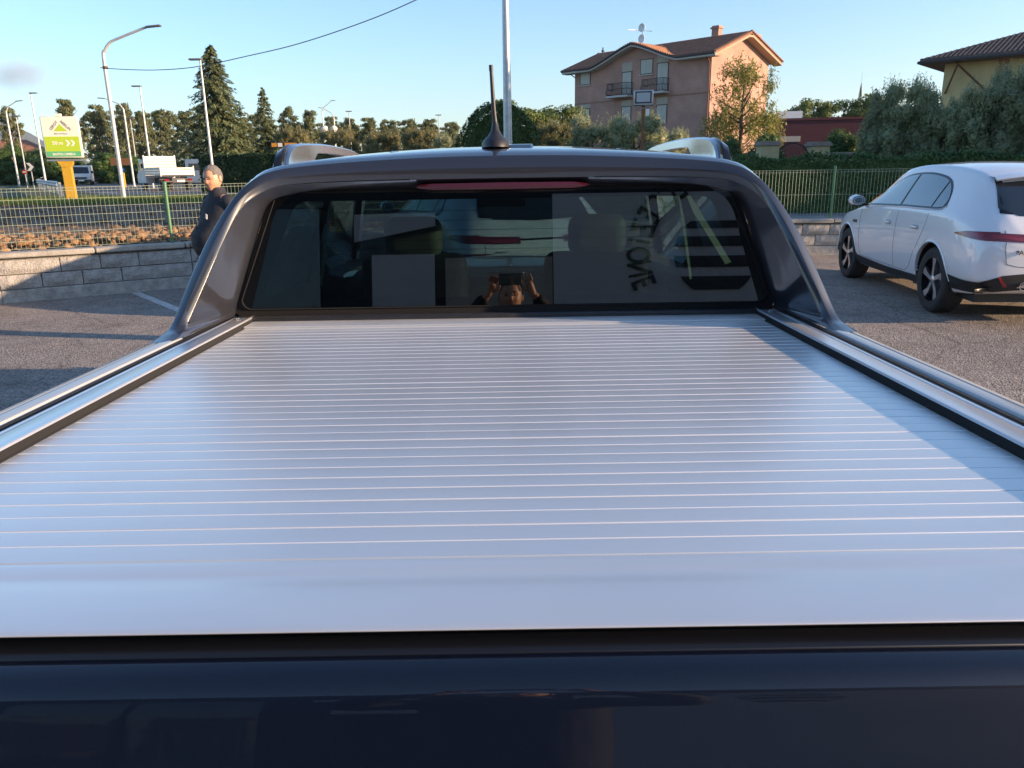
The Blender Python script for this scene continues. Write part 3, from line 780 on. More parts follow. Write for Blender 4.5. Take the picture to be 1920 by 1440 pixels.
q = MB(); q.grid([[(x, 4.80 - .12 * (x / .85) ** 2, 1.235) for x in np.linspace(-.86, .86, 9)], [(x * .84, 4.13 - .06 * (x / .85) ** 2, 1.775 - .04 * (x / .85) ** 2) for x in np.linspace(-.86, .86, 9)]]); q.build('windscreen', M_screenglass, T, smooth=True, fix=False)
# wheels
def wheel(parent, c, R, wdt, s, rim_m, spoke_m, nsp=5, rr_=0.66):
    o = MB(); w = wdt / 2
    o.lathe([(R * .66, -w * .9), (R * .80, -w), (R * .93, -w * .96), (R * .985, -w * .80), (R, -w * .5), (R, w * .5), (R * .985, w * .80), (R * .93, w * .96), (R * .80, w), (R * .66, w * .9)], 40, 'x')
    ty = o.build('tyre', M_rubber, None, smooth=50)
    tr = MB()
    for k in range(5):
        tr.lathe([(R + .001, -w * .62 + k * w * .31 - .006), (R + .0025, -w * .62 + k * w * .31), (R + .001, -w * .62 + k * w * .31 + .006)], 40, 'x')
    root = link('wheel', ty.data, None, parent); bpy.data.objects.remove(ty); root.location = c
    root.name = 'wheel'
    tr.build('tread', mat('tread_rib', (0.05, 0.048, 0.045), .9), root)
    d = MB(); d.lathe([(R * rr_, s * w * .86), (R * (rr_ + .03), s * w * .93), (R * (rr_ - .02), s * w * .88), (R * (rr_ - .03), s * w * .2), (.0, s * w * .15)], 36, 'x'); d.build('rim', rim_m, root, smooth=40)
    for k in range(nsp):
        a0 = 2 * pi * k / nsp + .2; sp_ = MB(); Rr = R * (rr_ - .015)
        def P(r, a, h): return (s * h, r * cos(a0 + a), r * sin(a0 + a))
        sp_.raw([P(.05, -.5, w * .80), P(.05, .5, w * .80), P(Rr * .55, .24, w * .80), P(Rr * .97, .36, w * .86), P(Rr * .97, -.02, w * .86), P(Rr * .5, -.14, w * .78),
                 P(.05, -.5, w * .5), P(.05, .5, w * .5), P(Rr * .55, .20, w * .5), P(Rr * .97, .30, w * .5), P(Rr * .97, .04, w * .5), P(Rr * .5, -.10, w * .5)],
                [(0, 1, 2, 3, 4, 5), (0, 6, 7, 1), (1, 7, 8, 2), (2, 8, 9, 3), (3, 9, 10, 4), (4, 10, 11, 5), (5, 11, 6, 0)])
        sp_.build('spoke', spoke_m, root)
    hb = MB(); hb.lathe([(0, s * w * .86), (.035, s * w * .85), (.05, s * w * .78), (.05, s * w * .4)], 14, 'x'); hb.build('hub_cap', spoke_m, root, smooth=40)
    return root
for s in (-1, 1):
    wheel(T, (s * .83, AX_R, axz(AX_R)), .39, .255, s, M_dalloy, M_alloy); wheel(T, (s * .83, AX_F, axz(AX_F)), .39, .255, s, M_dalloy, M_alloy)
# ---- cabin
b = MB(); b.box2((-.83, 2.56, .62), (.83, 4.7, .70)); b.build('cabin_floor', M_dash, T)
b = MB(); b.box2((-.80, 2.52, .68), (.80, 2.56, 1.285)); b.build('rear_trim', M_dash, T)
b = MB(); b.prism([(4.02, .95), (3.98, 1.14), (4.08, 1.21), (4.35, 1.235), (4.72, 1.225), (4.72, .8)], 'x', -.84, .84); b.build('dashboard', M_dash, T, bevel=.02)
b = MB(); b.prism([(4.05, 1.20), (4.03, 1.27), (4.12, 1.30), (4.3, 1.24)], 'x', -.52, -.24); b.build('instrument_hood', M_dash, T, bevel=.015)
b = MB(); b.box((0, 4.03, 1.12), (.19, .02, .26)); b.build('screen', M_gloss, T, bevel=.006)
def pad(name, mt, c, s, par, tilt=0.0, bev=.05):
    q = MB(); q.box((0, 0, 0), s); o = q.build(name, mt, par, bevel=bev, seg=4); o.location = c; o.rotation_euler = (tilt, 0, 0); return o
for s in (-1, 1):
    pad('seat_cushion', M_seat, (s * .37, 3.75, .93), (.52, .52, .16), T)
    bk = pad('seat_back', M_seat, (s * .40, 3.47, 1.14), (.46, .13, .52), T, radians(-10) * -1)
    pad('headrest', M_leather, (0, .02, .33), (.25, .11, .18), bk)
    p = MB(); p.tube([(-.06, .01, .2), (-.06, .015, .34)], .007, 6); p.tube([(.06, .01, .2), (.06, .015, .34)], .007, 6); p.build('headrest_rods', M_chrome, bk)
for s in (-1, 1):
    q = MB(); q.grid([[(s * .775, 3.50, 1.63), (s * .755, 3.46, 1.63)], [(s * .80, 3.50, 1.50), (s * .78, 3.46, 1.50)], [(s * .845, 3.52, 1.26), (s * .825, 3.48, 1.26)]]); q.build('seat_belt', mat('belt_webbing', (.45, .46, .38), .7), T, smooth=True)
bench = pad('bench_back', M_seat, (0, 2.72, 1.0), (1.34, .14, .52), T, radians(8))
pad('bench_cushion', M_seat, (0, 2.98, .84), (1.36, .48, .16), T)
for x in (-.42, 0, .42): pad('bench_headrest', M_seat, (x, -.01, .27), (.24, .09, .10), bench, 0, .03)
b = MB(); rr = []
for i in range(28):
    a = 2 * pi * i / 28; rr.append([(.178 * cos(a) + .013 * cos(a) * cos(q), .013 * sin(q), .178 * sin(a) + .013 * sin(a) * cos(q)) for q in [2 * pi * k / 8 for k in range(8)]])
rr.append(rr[0]); b.grid(rr, close=True); sw = b.build('steering_wheel', M_gloss, T, smooth=True); sw.location = (-.37, 3.95, 1.19); sw.rotation_euler = (radians(-22), 0, 0)
b = MB(); b.box((0, 0, 0), (.12, .04, .10)); b.box((.11, 0, 0), (.12, .015, .03)); b.box((-.11, 0, 0), (.12, .015, .03)); b.box((0, 0, -.1), (.04, .015, .12)); b.build('spokes', M_dash, sw, bevel=.006)
b = MB(); b.box((0, 0, 0), (.25, .03, .075)); mm = b.build('cabin_mirror', M_gloss, T, bevel=.015); mm.location = (-.02, 4.06, 1.612)
b = MB(); b.box((0, -.0165, 0), (.225, .002, .055)); b.build('mirror_glass', mat('mirror', (.8, .8, .8), .02, 1.0), mm)
b = MB(); b.tube([(0, .02, .02), (0, .07, .16)], .01, 6); b.build('stalk', M_gloss, mm)
rows = [[(x, y, z - .03) for x, y, z in roofpart(y0, dz, -.03)] for y0, dz in ((2.62, .004), (3.3, .02), (4.0, -.012))]
b = MB(); b.grid([mirror_ring(r) for r in rows]); b.build('headliner', mat('headliner', (.10, .10, .105), .9), T, smooth=True)
# ------------------------------------------------------------------ parked white SUV (built once, copied)
M_wpaint = paint('white_car_paint', (0.74, 0.75, 0.77), rough=0.35)
M_carglass = mat('car_glass', (0.09, 0.13, 0.14), 0.03, coat=1.0, spec=1.0)  # lightened base stands in for daylight seen through the opaque panes
M_wframe = mat('window_trim', (0.01, 0.01, 0.012), 0.2)

SUV = [ # r, zb, xb, xm, zm, xsh, zsh, xg, zg, xr, zr, zt
 (0.000, 0.460, 0.560, 0.700, 0.600, 0.660, 0.760, 0.600, 0.820, 0.450, 0.860, 0.880),
 (0.050, 0.380, 0.740, 0.850, 0.630, 0.800, 0.860, 0.720, 0.930, 0.520, 0.970, 0.985),
 (0.130, 0.340, 0.800, 0.925, 0.660, 0.870, 0.950, 0.790, 1.030, 0.600, 1.070, 1.085),
 (0.300, 0.310, 0.840, 0.955, 0.700, 0.915, 1.027, 0.810, 1.152, 0.610, 1.227, 1.250),
 (0.540, 0.290, 0.860, 0.972, 0.720, 0.940, 1.085, 0.810, 1.270, 0.620, 1.432, 1.475),
 (0.660, 0.280, 0.860, 0.974, 0.720, 0.943, 1.095, 0.810, 1.300, 0.630, 1.512, 1.560),
 (0.900, 0.270, 0.870, 0.976, 0.740, 0.947, 1.110, 0.820, 1.320, 0.635, 1.567, 1.612),
 (1.300, 0.260, 0.870, 0.970, 0.740, 0.947, 1.110, 0.820, 1.340, 0.645, 1.612, 1.655),
 (1.900, 0.250, 0.870, 0.962, 0.740, 0.940, 1.105, 0.820, 1.350, 0.655, 1.634, 1.675),
 (2.500, 0.250, 0.870, 0.962, 0.740, 0.940, 1.095, 0.810, 1.340, 0.645, 1.612, 1.660),
 (2.950, 0.250, 0.870, 0.965, 0.740, 0.940, 1.085, 0.800, 1.290, 0.620, 1.512, 1.555),
 (3.300, 0.250, 0.870, 0.970, 0.740, 0.940, 1.057, 0.810, 1.172, 0.610, 1.307, 1.340),
 (3.550, 0.260, 0.870, 0.972, 0.740, 0.935, 1.037, 0.810, 1.097, 0.580, 1.137, 1.160),
 (3.850, 0.270, 0.860, 0.968, 0.730, 0.920, 0.980, 0.790, 1.035, 0.500, 1.070, 1.090),
 (4.250, 0.290, 0.830, 0.945, 0.700, 0.875, 0.930, 0.740, 0.980, 0.460, 1.015, 1.035),
 (4.550, 0.310, 0.740, 0.860, 0.660, 0.780, 0.860, 0.640, 0.905, 0.400, 0.935, 0.950),
 (4.700, 0.340, 0.580, 0.720, 0.600, 0.640, 0.760, 0.520, 0.800, 0.300, 0.820, 0.830),
 (4.750, 0.420, 0.400, 0.520, 0.580, 0.460, 0.680, 0.360, 0.720, 0.200, 0.730, 0.740)]
R_AX, F_AX, WR = 0.98, 3.855, 0.372
def suv_body():
    rows = []
    for r, zb, xb, xm, zm, xsh, zsh, xg, zg, xr, zr, zt in SUV:
        y = r - 2.37
        h = [(0, y, zb), (xb, y, zb), (xb * .62 + xm * .38 + .02, y, zb + .10), (xm, y, zm - .16), (xm * 1.004, y, zm), (xm * .5 + xsh * .5 + .008, y, (zm + zsh) / 2 + .05), (xsh, y, zsh), (xg, y, zg), (xr, y, zr), (xr * .55, y, zt - .012), (0, y, zt)]
        rows.append([(-a, b_, c) for a, b_, c in h] + h[::-1][1:-1])
    n = len(rows[0]); b = MB(); b.grid(rows, close=True)
    b.raw(rows[0], [tuple(range(n))]); b.raw(rows[-1], [tuple(range(n))])
    o = b.build('body', M_wpaint, None, weld=0.0005)
    cr_at = o.data.attributes.new('crease_edge', 'FLOAT', 'EDGE'); vals = [0.0] * len(o.data.edges)
    key = {}
    for st in SUV:
        key[(round(st[5], 3), round(st[0] - 2.37, 3), round(st[6], 3))] = .72
        key[(round(st[9], 3), round(st[0] - 2.37, 3), round(st[10], 3))] = .55
        key[(round(st[2], 3), round(st[0] - 2.37, 3), round(st[1], 3))] = .5
    for e in o.data.edges:
        w = [key.get(tuple(round(abs(c) if i == 0 else c, 3) for i, c in enumerate(o.data.vertices[v].co)), 0) for v in e.vertices]
        dy = abs(o.data.vertices[e.vertices[0]].co.y - o.data.vertices[e.vertices[1]].co.y)
        if w[0] and w[0] == w[1] and dy > .01: vals[e.index] = w[0]
    cr_at.data.foreach_set('value', vals)
    m = o.modifiers.new('s', 'SUBSURF'); m.levels = 3; m.render_levels = 3
    dg = bpy.context.evaluated_depsgraph_get(); me = bpy.data.meshes.new_from_object(o.evaluated_get(dg)); bpy.data.objects.remove(o)
    return me
body_me = suv_body()
bmx = bmesh.new(); bmx.from_mesh(body_me); SUV_BVH = BVHTree.FromBMesh(bmx); bmx.free()
def sx(y, z, s=-1, off=0.0):
    h = SUV_BVH.ray_cast(Vector((s * 3, y, z)), Vector((-s, 0, 0)))
    if h[0] is None: return Vector((s * .9, y, z))
    return h[0] + h[1] * off
def sy(x, z, off=0.0, front=False):
    h = SUV_BVH.ray_cast(Vector((x, 5 if front else -5, z)), Vector((0, -1 if front else 1, 0)))
    if h[0] is None: return Vector((x, -2.3, z))
    return h[0] + h[1] * off
def resample(pts, n):
    P = [np.array(p, float) for p in pts]; d = [0]
    for i in range(1, len(P)): d.append(d[-1] + np.linalg.norm(P[i] - P[i - 1]))
    out = []
    for k in range(n):
        t = d[-1] * k / (n - 1); i = max(j for j in range(len(d)) if d[j] <= t + 1e-9); i = min(i, len(P) - 2)
        u = (t - d[i]) / max(1e-9, d[i + 1] - d[i]); out.append(P[i] * (1 - u) + P[i + 1] * u)
    return out
def side_patch(name, low, top, m, par, s, off=.004, nu=24, nv=10):
    L_, T_ = resample(low, nu), resample(top, nu); b = MB(); rows = []
    for k in range(nv):
        t = k / (nv - 1)
        rows.append([sx(float(a[0] * (1 - t) + c[0] * t) - 2.37, float(a[1] * (1 - t) + c[1] * t), s, off) for a, c in zip(L_, T_)])
    b.grid(rows); return b.build(name, m, par, smooth='all')
def rear_patch(name, low, top, m, par, off=.004, nu=24, nv=10, front=False):
    L_, T_ = resample(low, nu), resample(top, nu); b = MB(); rows = []
    for k in range(nv):
        t = k / (nv - 1)
        rows.append([sy(float(a[0] * (1 - t) + c[0] * t), float(a[1] * (1 - t) + c[1] * t), off, front) for a, c in zip(L_, T_)])
    b.grid(rows); return b.build(name, m, par, smooth='all')
def side_line(name, pts, r, m, par, s, off=.0, n=30):
    b = MB(); b.tube([sx(float(p[0]) - 2.37, float(p[1]), s, off) for p in resample(pts, n)], r, 6); return b.build(name, m, par, smooth=True)
def rear_line(name, pts, r, m, par, off=0.0, n=30):
    b = MB(); b.tube([sy(float(p[0]), float(p[1]), off) for p in resample(pts, n)], r, 6); return b.build(name, m, par, smooth=True)

def make_suv():
    root = empty('white_suv')
    me = body_me.copy()
    for cy in (R_AX - 2.37, F_AX - 2.37):
        arch_cut_both(me, cy, WR, .425)
    me.materials.clear(); me.materials.append(M_wpaint); me.polygons.foreach_set('use_smooth', [True] * len(me.polygons))
    bd = link('body', me, None, root)
    for s in (-1, 1):
        # glass, dark trim below it
        top = [(.94, 1.235), (1.05, 1.36), (1.28, 1.475), (1.7, 1.528), (2.1, 1.528), (2.45, 1.495), (2.75, 1.405), (3.0, 1.285), (3.34, 1.115)]
        top = [tuple(float(v) for v in p) for p in catmull(top, 4)]
        side_patch('window_trim', [(.90, 1.205), (.96, 1.168), (1.1, 1.152), (2.0, 1.140), (3.36, 1.095)], [(.90, 1.18)] + [(r, z + .012) for r, z in top], M_wframe, bd, s, .003, 40, 12)
        tz = lambda r: np.interp(r, [p[0] for p in top], [p[1] - .012 for p in top])
        def win(nm, r0, r1):
            rr = np.linspace(r0, r1, 14); lo = [(r, np.interp(r, [.96, 1.1, 2.0, 3.3], [1.185, 1.170, 1.160, 1.115])) for r in rr]; hi = [(r, max(float(tz(r)), np.interp(r, [.96, 3.3], [1.20, 1.12]))) for r in rr]
            return side_patch(nm, lo, hi, M_carglass, bd, s, .007, 16, 10)
        win('quarter_window', .965, 1.21); win('rear_side_window', 1.25, 2.06); win('front_side_window', 2.12, 3.24)
        side_line('window_strip', [(.90, 1.20), (.97, 1.155), (1.1, 1.142), (2.0, 1.130), (3.36, 1.085)], .006, M_chrome, bd, s, .004)
        # cladding: sill, arches
        side_patch('sill', [(1.30, .255), (3.50, .255)], [(1.34, .37), (2.4, .36), (3.48, .40)], M_black, bd, s, .006, 20, 6)
        for cr_ in (R_AX, F_AX):
            a = MB(); rows = []
            for i in range(31):
                t = .10 + (pi - .20) * i / 30
                row = []
                for q, of in ((.424, -.03), (.424, .008), (.436, .011), (.452, .003)):
                    row.append(sx(cr_ - 2.37 + q * cos(t), max(.30, WR + q * sin(t)), s, of))
                rows.append(row)
            a.grid(rows); a.build('arch_trim', M_wpaint, bd, smooth=True)
            a = MB(); a.lathe([(.425, 0), (.425, -.25)], 26, 'x', (s * .93 if s > 0 else -.93 + .25, cr_ - 2.37, WR), pi); a.build('wheel_liner', M_black, bd, smooth=True)
        side_patch('bumper_side', [(.03, .36), (.30, .345), (.565, .345)], [(.05, .47), (.30, .475), (.585, .50)], M_black, bd, s, .007, 18, 6)
        # door seams, handles, vent, mirror
        for ln in ([(1.21, 1.10), (1.24, .95), (1.34, .80), (1.42, .68)], [(2.085, 1.09), (2.09, .8), (2.11, .40)], [(3.36, 1.06), (3.34, .8), (3.30, .42)], [(1.45, .66), (1.60, .45), (1.75, .38), (3.30, .40)]):
            side_line('door_seam', ln, .0028, M_black, bd, s, -.0005)
        for r in (1.50, 2.34):
            h = MB(); p = sx(r - 2.37, .925, s, .022); h.box(p, (.022, .19, .028)); h.build('door_handle', M_wpaint, bd, bevel=.009)
            h = MB(); p = sx(r - 2.37, .925, s, .002); h.box(p, (.004, .16, .05)); h.build('handle_shade', mat('recess_shade', (.35, .36, .38), .4), bd, bevel=.002)  # flat grey plate paints the shade of a hollow behind the handle
        side_patch('wing_vent', [(3.46, .845), (3.62, .838)], [(3.45, .885), (3.62, .875)], M_chrome, bd, s, .006, 6, 4)
        side_patch('vent_grille', [(3.475, .852), (3.60, .846)], [(3.47, .876), (3.60, .868)], M_black, bd, s, .009, 6, 4)
        mr = MB(); rows = []
        for y, k in ((-.13, .55), (-.12, .9), (-.03, 1.0), (.06, .85), (.11, .4)):
            rows.append([(s * (1.07 + .10 * k * cos(a)), .93 + y, 1.165 + .075 * k * sin(a)) for a in [2 * pi * i / 14 for i in range(14)]])
        mr.grid(rows, close=True); mr.raw(rows[-1], [tuple(range(14))]); mo = mr.build('door_mirror', M_wpaint, bd, smooth=50)
        g = MB(); g.raw([(s * (1.07 + .088 * .9 * cos(a)), .928 - .126, 1.165 + .066 * .9 * sin(a)) for a in [2 * pi * i / 14 for i in range(14)]], [tuple(range(14))]); g.build('mirror_glass', M_carglass, mo)
        g = MB(); g.box((s * .97, .94, 1.10), (.16, .05, .035)); g.box((s * 1.06, .93, 1.09), (.12, .16, .02)); g.build('mirror_base', M_black, mo, bevel=.01)
        # tail lamp: body side and lid
        side_patch('tail_lamp', [(.055, .885), (.25, .905), (.50, .935)], [(.085, .975), (.30, .975), (.52, .942)], M_dred, bd, s, .006, 14, 6)
        side_patch('lamp_strip', [(.12, .925), (.30, .928), (.43, .94)], [(.12, .962), (.30, .957), (.45, .945)], M_red, bd, s, .009, 14, 5)
        rear_patch('tail_lamp', [(s * .26, .872), (s * .55, .876), (s * .855, .893)], [(s * .26, .945), (s * .55, .955), (s * .845, .972)], M_dred, bd, .006, 14, 5)
        rear_patch('lamp_strip', [(s * .28, .895), (s * .55, .890), (s * .66, .91), (s * .78, .905)], [(s * .28, .925), (s * .55, .922), (s * .66, .945), (s * .78, .945)], M_red, bd, .010, 14, 4)
        rear_patch('reflector', [(s * .60, .435), (s * .64, .435)], [(s * .675, .53), (s * .71, .53)], M_red, bd, .022, 4, 5)
        rear_line('lid_seam', [(s * .66, .99), (s * .665, .80), (s * .64, .66), (s * .52, .63), (0, .625)], .0032, M_black, bd, -.0005)
        rear_patch('rear_pillar_trim', [(s * .55, 1.14), (s * .665, 1.15)], [(s * .52, 1.46), (s * .585, 1.47)], M_wframe, bd, .004, 5, 10)
    # rear glass, spoiler, bumper, number recess, badge
    rear_patch('rear_glass', [(-.66, 1.20), (-.50, 1.125), (0, 1.105), (.50, 1.125), (.66, 1.20)], [(-.59, 1.44), (-.3, 1.462), (0, 1.468), (.3, 1.462), (.59, 1.44)], mat('dark_rear_glass', (.012, .016, .02), .04, coat=1.0), bd, .006, 24, 12)
    b = MB(); rows = []
    for x in np.linspace(-.60, .60, 13):
        zz = 1.548 - .05 * (x / .6) ** 2 * 1.0; rows.append([(x, -1.62, zz + .02), (x, -1.80, zz + .006), (x, -1.90 + .05 * (x / .6) ** 2, zz - .022), (x, -1.89 + .05 * (x / .6) ** 2, zz - .036), (x, -1.70, zz - .06)])
    b.grid(rows); b.build('spoiler', M_wpaint, bd, smooth=40)
    rear_patch('bumper_cladding', [(-.90, .36), (-.5, .40), (.5, .40), (.90, .36)], [(-.90, .455), (-.66, .545), (-.3, .58), (.3, .58), (.66, .545), (.90, .455)], M_black, bd, .012, 30, 8)
    rear_patch('diffuser', [(-.52, .43), (0, .43), (.52, .43)], [(-.40, .50), (0, .51), (.40, .50)], M_chrome, bd, .028, 14, 4)
    rear_patch('plate_recess', [(-.30, .665), (.30, .665)], [(-.30, .80), (.30, .80)], M_wpaint, bd, .004, 6, 4)
    rear_patch('number_plate', [(-.26, .675), (.26, .675)], [(-.26, .785), (.26, .785)], M_white, bd, .010, 6, 4)
    rear_patch('lamp_bar', [(-.26, .905), (.26, .905)], [(-.26, .925), (.26, .925)], M_gloss, bd, .006, 10, 3)
    for s in (-1, 1):
        b = MB(); p = sy(s * .45, .44, .01); b.lathe([(.035, -.02), (.042, -.02), (.042, .12), (.035, .12)], 16, 'y', p); b.build('exhaust', M_chrome, bd, smooth=40)
        rear_patch('head_lamp', [(s * .45, .80), (s * .78, .84)], [(s * .48, .86), (s * .78, .90)], M_clear, bd, .006, 8, 5, True)
    rear_patch('grille', [(-.36, .52), (.36, .52)], [(-.36, .76), (.36, .76)], M_black, bd, .006, 10, 6, True)
    # windscreen seen from outside
    b = MB(); rows = []
    for r in np.linspace(2.92, 3.50, 9):
        row = []
        for u in np.linspace(-1, 1, 13):
            w = np.interp(r, [2.92, 3.5], [.56, .70]) * u
            h = SUV_BVH.ray_cast(Vector((w, r - 2.37, 4)), Vector((0, 0, -1))); row.append(h[0] + h[1] * .006)
        rows.append(row)
    b.grid(rows); b.build('windscreen', M_carglass, bd, smooth='all')
    lg = text_mesh('F-PACE', .060, .004)
    o = link('badge', lg, M_gloss, bd); p = sy(-.52, .775, .006); o.location = p; o.rotation_euler = (radians(88), 0, radians(-16))
    ub = MB(); ub.box((0, 0, .30), (1.55, 4.2, .14)); ub.build('underbody', M_black, root)
    for s in (-1, 1):
        for cy in (R_AX, F_AX): wheel(root, (s * .815, cy - 2.37, WR), WR, .255, s, M_dalloy, M_alloy, rr_=.73)
    return root
def arch_cut_both(me, cy, cz, R):
    bm = bmesh.new(); bm.from_mesh(me)
    ins = lambda v: (v.co.y - cy) ** 2 + (v.co.z - cz) ** 2 < R * R and abs(v.co.x) > .55
    kill = [f for f in bm.faces if all(ins(v) for v in f.verts)]
    bmesh.ops.delete(bm, geom=kill, context='FACES')
    for v in bm.verts:
        if ins(v) and v.link_faces:
            d = Vector((v.co.y - cy, v.co.z - cz))
            if d.length < 1e-4: continue
            if d.y < 0: v.co.y = cy + (1 if d.x > 0 else -1) * sqrt(max(0, R * R - d.y * d.y))
            else: d.normalize(); v.co.y = cy + d.x * R; v.co.z = cz + d.y * R
    bm.to_mesh(me); bm.free()
def text_mesh(txt, size, ext_=0.002, align='CENTER', shear=0.0, bold=0.0):
    c = bpy.data.curves.new('txt', 'FONT'); c.body = txt; c.size = size; c.extrude = ext_; c.align_x = align; c.align_y = 'CENTER'; c.shear = shear; c.offset = bold; c.resolution_u = 3
    o = bpy.data.objects.new('txt', c); COL.objects.link(o)
    dg = bpy.context.evaluated_depsgraph_get(); me = bpy.data.meshes.new_from_object(o.evaluated_get(dg))
    bpy.data.objects.remove(o); bpy.data.curves.remove(c)
    me.materials.clear()
    return me

suv = make_suv()
# rear axle stands at about (4.94, 8.85) on its left side, nose turned slightly right
def park(o, wx, wy, ang):
    """put the outer face of the left rear wheel at (wx, wy), heading ang clockwise from straight ahead"""
    o.rotation_euler = (0, 0, -ang)
    loc = Matrix.Rotation(-ang, 3, 'Z') @ Vector((-.94, R_AX - 2.37, 0)); o.location = (wx - loc.x, wy - loc.y, 0)
park(suv, 4.80, 8.82, radians(4.9))
tag(suv, 'white SUV parked beside the truck, red tail lamp and black lower trim', 'car')
suv2 = copy_tree(suv)
park(suv2, -0.85, 9.25, radians(-20))
tag(suv2, 'white SUV parked ahead of the truck, seen through its cab', 'car')
# ------------------------------------------------------------------ people
M_skin = mat('skin', (0.58, 0.30, 0.19), 0.5, var=0.1, vscale=20)
M_hair = mat('grey_hair', (0.16, 0.145, 0.13), 0.7, var=0.4, vscale=60, bump=0.6, bscale=200)
M_jacket = mat('dark_jacket', (0.016, 0.017, 0.024), 0.75, var=0.2, vscale=10, bump=0.35, bscale=22)
M_trouser = mat('dark_trousers', (0.03, 0.032, 0.04), 0.8, var=0.2, vscale=10, bump=0.3, bscale=18)
M_shoe = mat('shoe_leather', (0.02, 0.015, 0.012), 0.4)
def skin_mesh(verts, edges, root=0, sub=2):
    me = bpy.data.meshes.new('sk'); me.from_pydata([v[0] for v in verts], edges, [])
    o = bpy.data.objects.new('sk', me); COL.objects.link(o)
    o.modifiers.new('skin', 'SKIN')
    if not me.skin_vertices:
        bm = bmesh.new(); bm.from_mesh(me); bm.verts.layers.skin.verify(); bm.to_mesh(me); bm.free()
    for i, v in enumerate(verts):
        r = v[1] if isinstance(v[1], tuple) else (v[1], v[1])
        me.skin_vertices[0].data[i].radius = r; me.skin_vertices[0].data[i].use_root = (i == root)
    m = o.modifiers.new('sub', 'SUBSURF'); m.levels = sub; m.render_levels = sub
    dg = bpy.context.evaluated_depsgraph_get(); out = bpy.data.meshes.new_from_object(o.evaluated_get(dg))
    bpy.data.objects.remove(o); out.polygons.foreach_set('use_smooth', [True] * len(out.polygons))
    return out
def head_mesh():
    """head facing -y, chin at z 0, crown at z .235"""
    bm = bmesh.new(); bmesh.ops.create_uvsphere(bm, u_segments=40, v_segments=30, radius=1.0)
    for v in bm.verts:
        x, y, z = v.co
        X = x * .076; Y = y * .098; Z = .118 + z * .118
        t = (Z) / .235
        w = np.interp(t, [0, .12, .3, .5, .75, 1], [.62, .80, .95, 1.0, 1.02, .95]); X *= w
        if y < 0:
            Y *= np.interp(t, [0, .15, .35, .55, .8, 1], [1.05, 1.0, .93, .93, .98, 1])
            Y -= .012 * math.exp(-((t - .08) / .07) ** 2) * (1 - abs(x))                         # chin
            Y -= .026 * math.exp(-((t - .40) / .06) ** 2 - (x / .16) ** 2)                         # nose tip
            Y -= .014 * math.exp(-((t - .50) / .07) ** 2 - (x / .13) ** 2)                         # bridge
            Y -= .008 * math.exp(-((t - .24) / .035) ** 2 - (x / .30) ** 2)                        # lips
            Y += .004 * math.exp(-((t - .245) / .012) ** 2 - (x / .28) ** 2)
            Y += .012 * math.exp(-((t - .53) / .045) ** 2 - ((abs(x) - .42) / .2) ** 2)            # sockets
            Y -= .007 * math.exp(-((t - .61) / .04) ** 2 - ((abs(x) - .35) / .35) ** 2)            # brow
            Y -= .006 * math.exp(-((t - .40) / .09) ** 2 - ((abs(x) - .55) / .22) ** 2)            # cheeks
        else:
            Y *= np.interp(t, [0, .2, .5, .8, 1], [.55, .62, .98, 1.06, 1]); Y += .008
        v.co = (X, Y, Z)
    for s in (-1, 1):                                                                            # ears
        r = bmesh.ops.create_uvsphere(bm, u_segments=10, v_segments=8, radius=1.0)
        for v in r['verts']: v.co = Vector((s * (.076 + v.co.x * .011), .012 + v.co.y * .019, .115 + v.co.z * .031))
    me = bpy.data.meshes.new('head'); bm.to_mesh(me); bm.free(); return me
HEAD = head_mesh()
def hand_parts(w, d, up, side, curl=.5):
    """palm and five fingers as skin chains; w wrist, d towards fingertips, up back of the hand, side towards the thumb"""
    w = Vector(w); d = Vector(d).normalized(); side = (Vector(side) - d * Vector(side).dot(d)).normalized(); up = d.cross(side) * -1
    if up.dot(Vector((0, 0, 0)) + Vector(up)) < 0: up = -up
    ch = []
    ch.append([(w - d * .03, .024), (w + d * .02, .026), (w + d * .06, .030), (w + d * .085, .026)])
    for k, (o_, l) in enumerate(((.028, .072), (.010, .080), (-.009, .075), (-.026, .060))):
        a = w + d * .075 + side * o_; p = [(a, .0095)]; q = d.copy(); c = a
        for j in range(3):
            q = (q * cos(curl * (.5 + .25 * j)) - up * sin(curl * (.5 + .25 * j))).normalized(); c = c + q * (l / 3); p.append((c, .0092 - .0008 * j))
        ch.append(p)
    a = w + d * .02 + side * .022; ch.append([(a, .012), (a + side * .026 + d * .022, .0108), (a + side * .030 + d * .048 - up * .01, .0095), (a + side * .024 + d * .066 - up * .02, .0085)])
    return ch
def join_meshes(name, items, mats):
    bm = bmesh.new()
    for me, mx in items:
        t = bmesh.new(); t.from_mesh(me)
        if mx is not None: bmesh.ops.transform(t, matrix=mx, verts=t.verts)
        tmp = bpy.data.meshes.new('t'); t.to_mesh(tmp); t.free(); bm.from_mesh(tmp); bpy.data.meshes.remove(tmp)
    me = bpy.data.meshes.new(name); bm.to_mesh(me); bm.free()
    me.materials.clear()
    for m in mats: me.materials.append(m)
    me.polygons.foreach_set('use_smooth', [True] * len(me.polygons)); me.polygons.foreach_set('material_index', [0] * len(me.polygons))
    return me
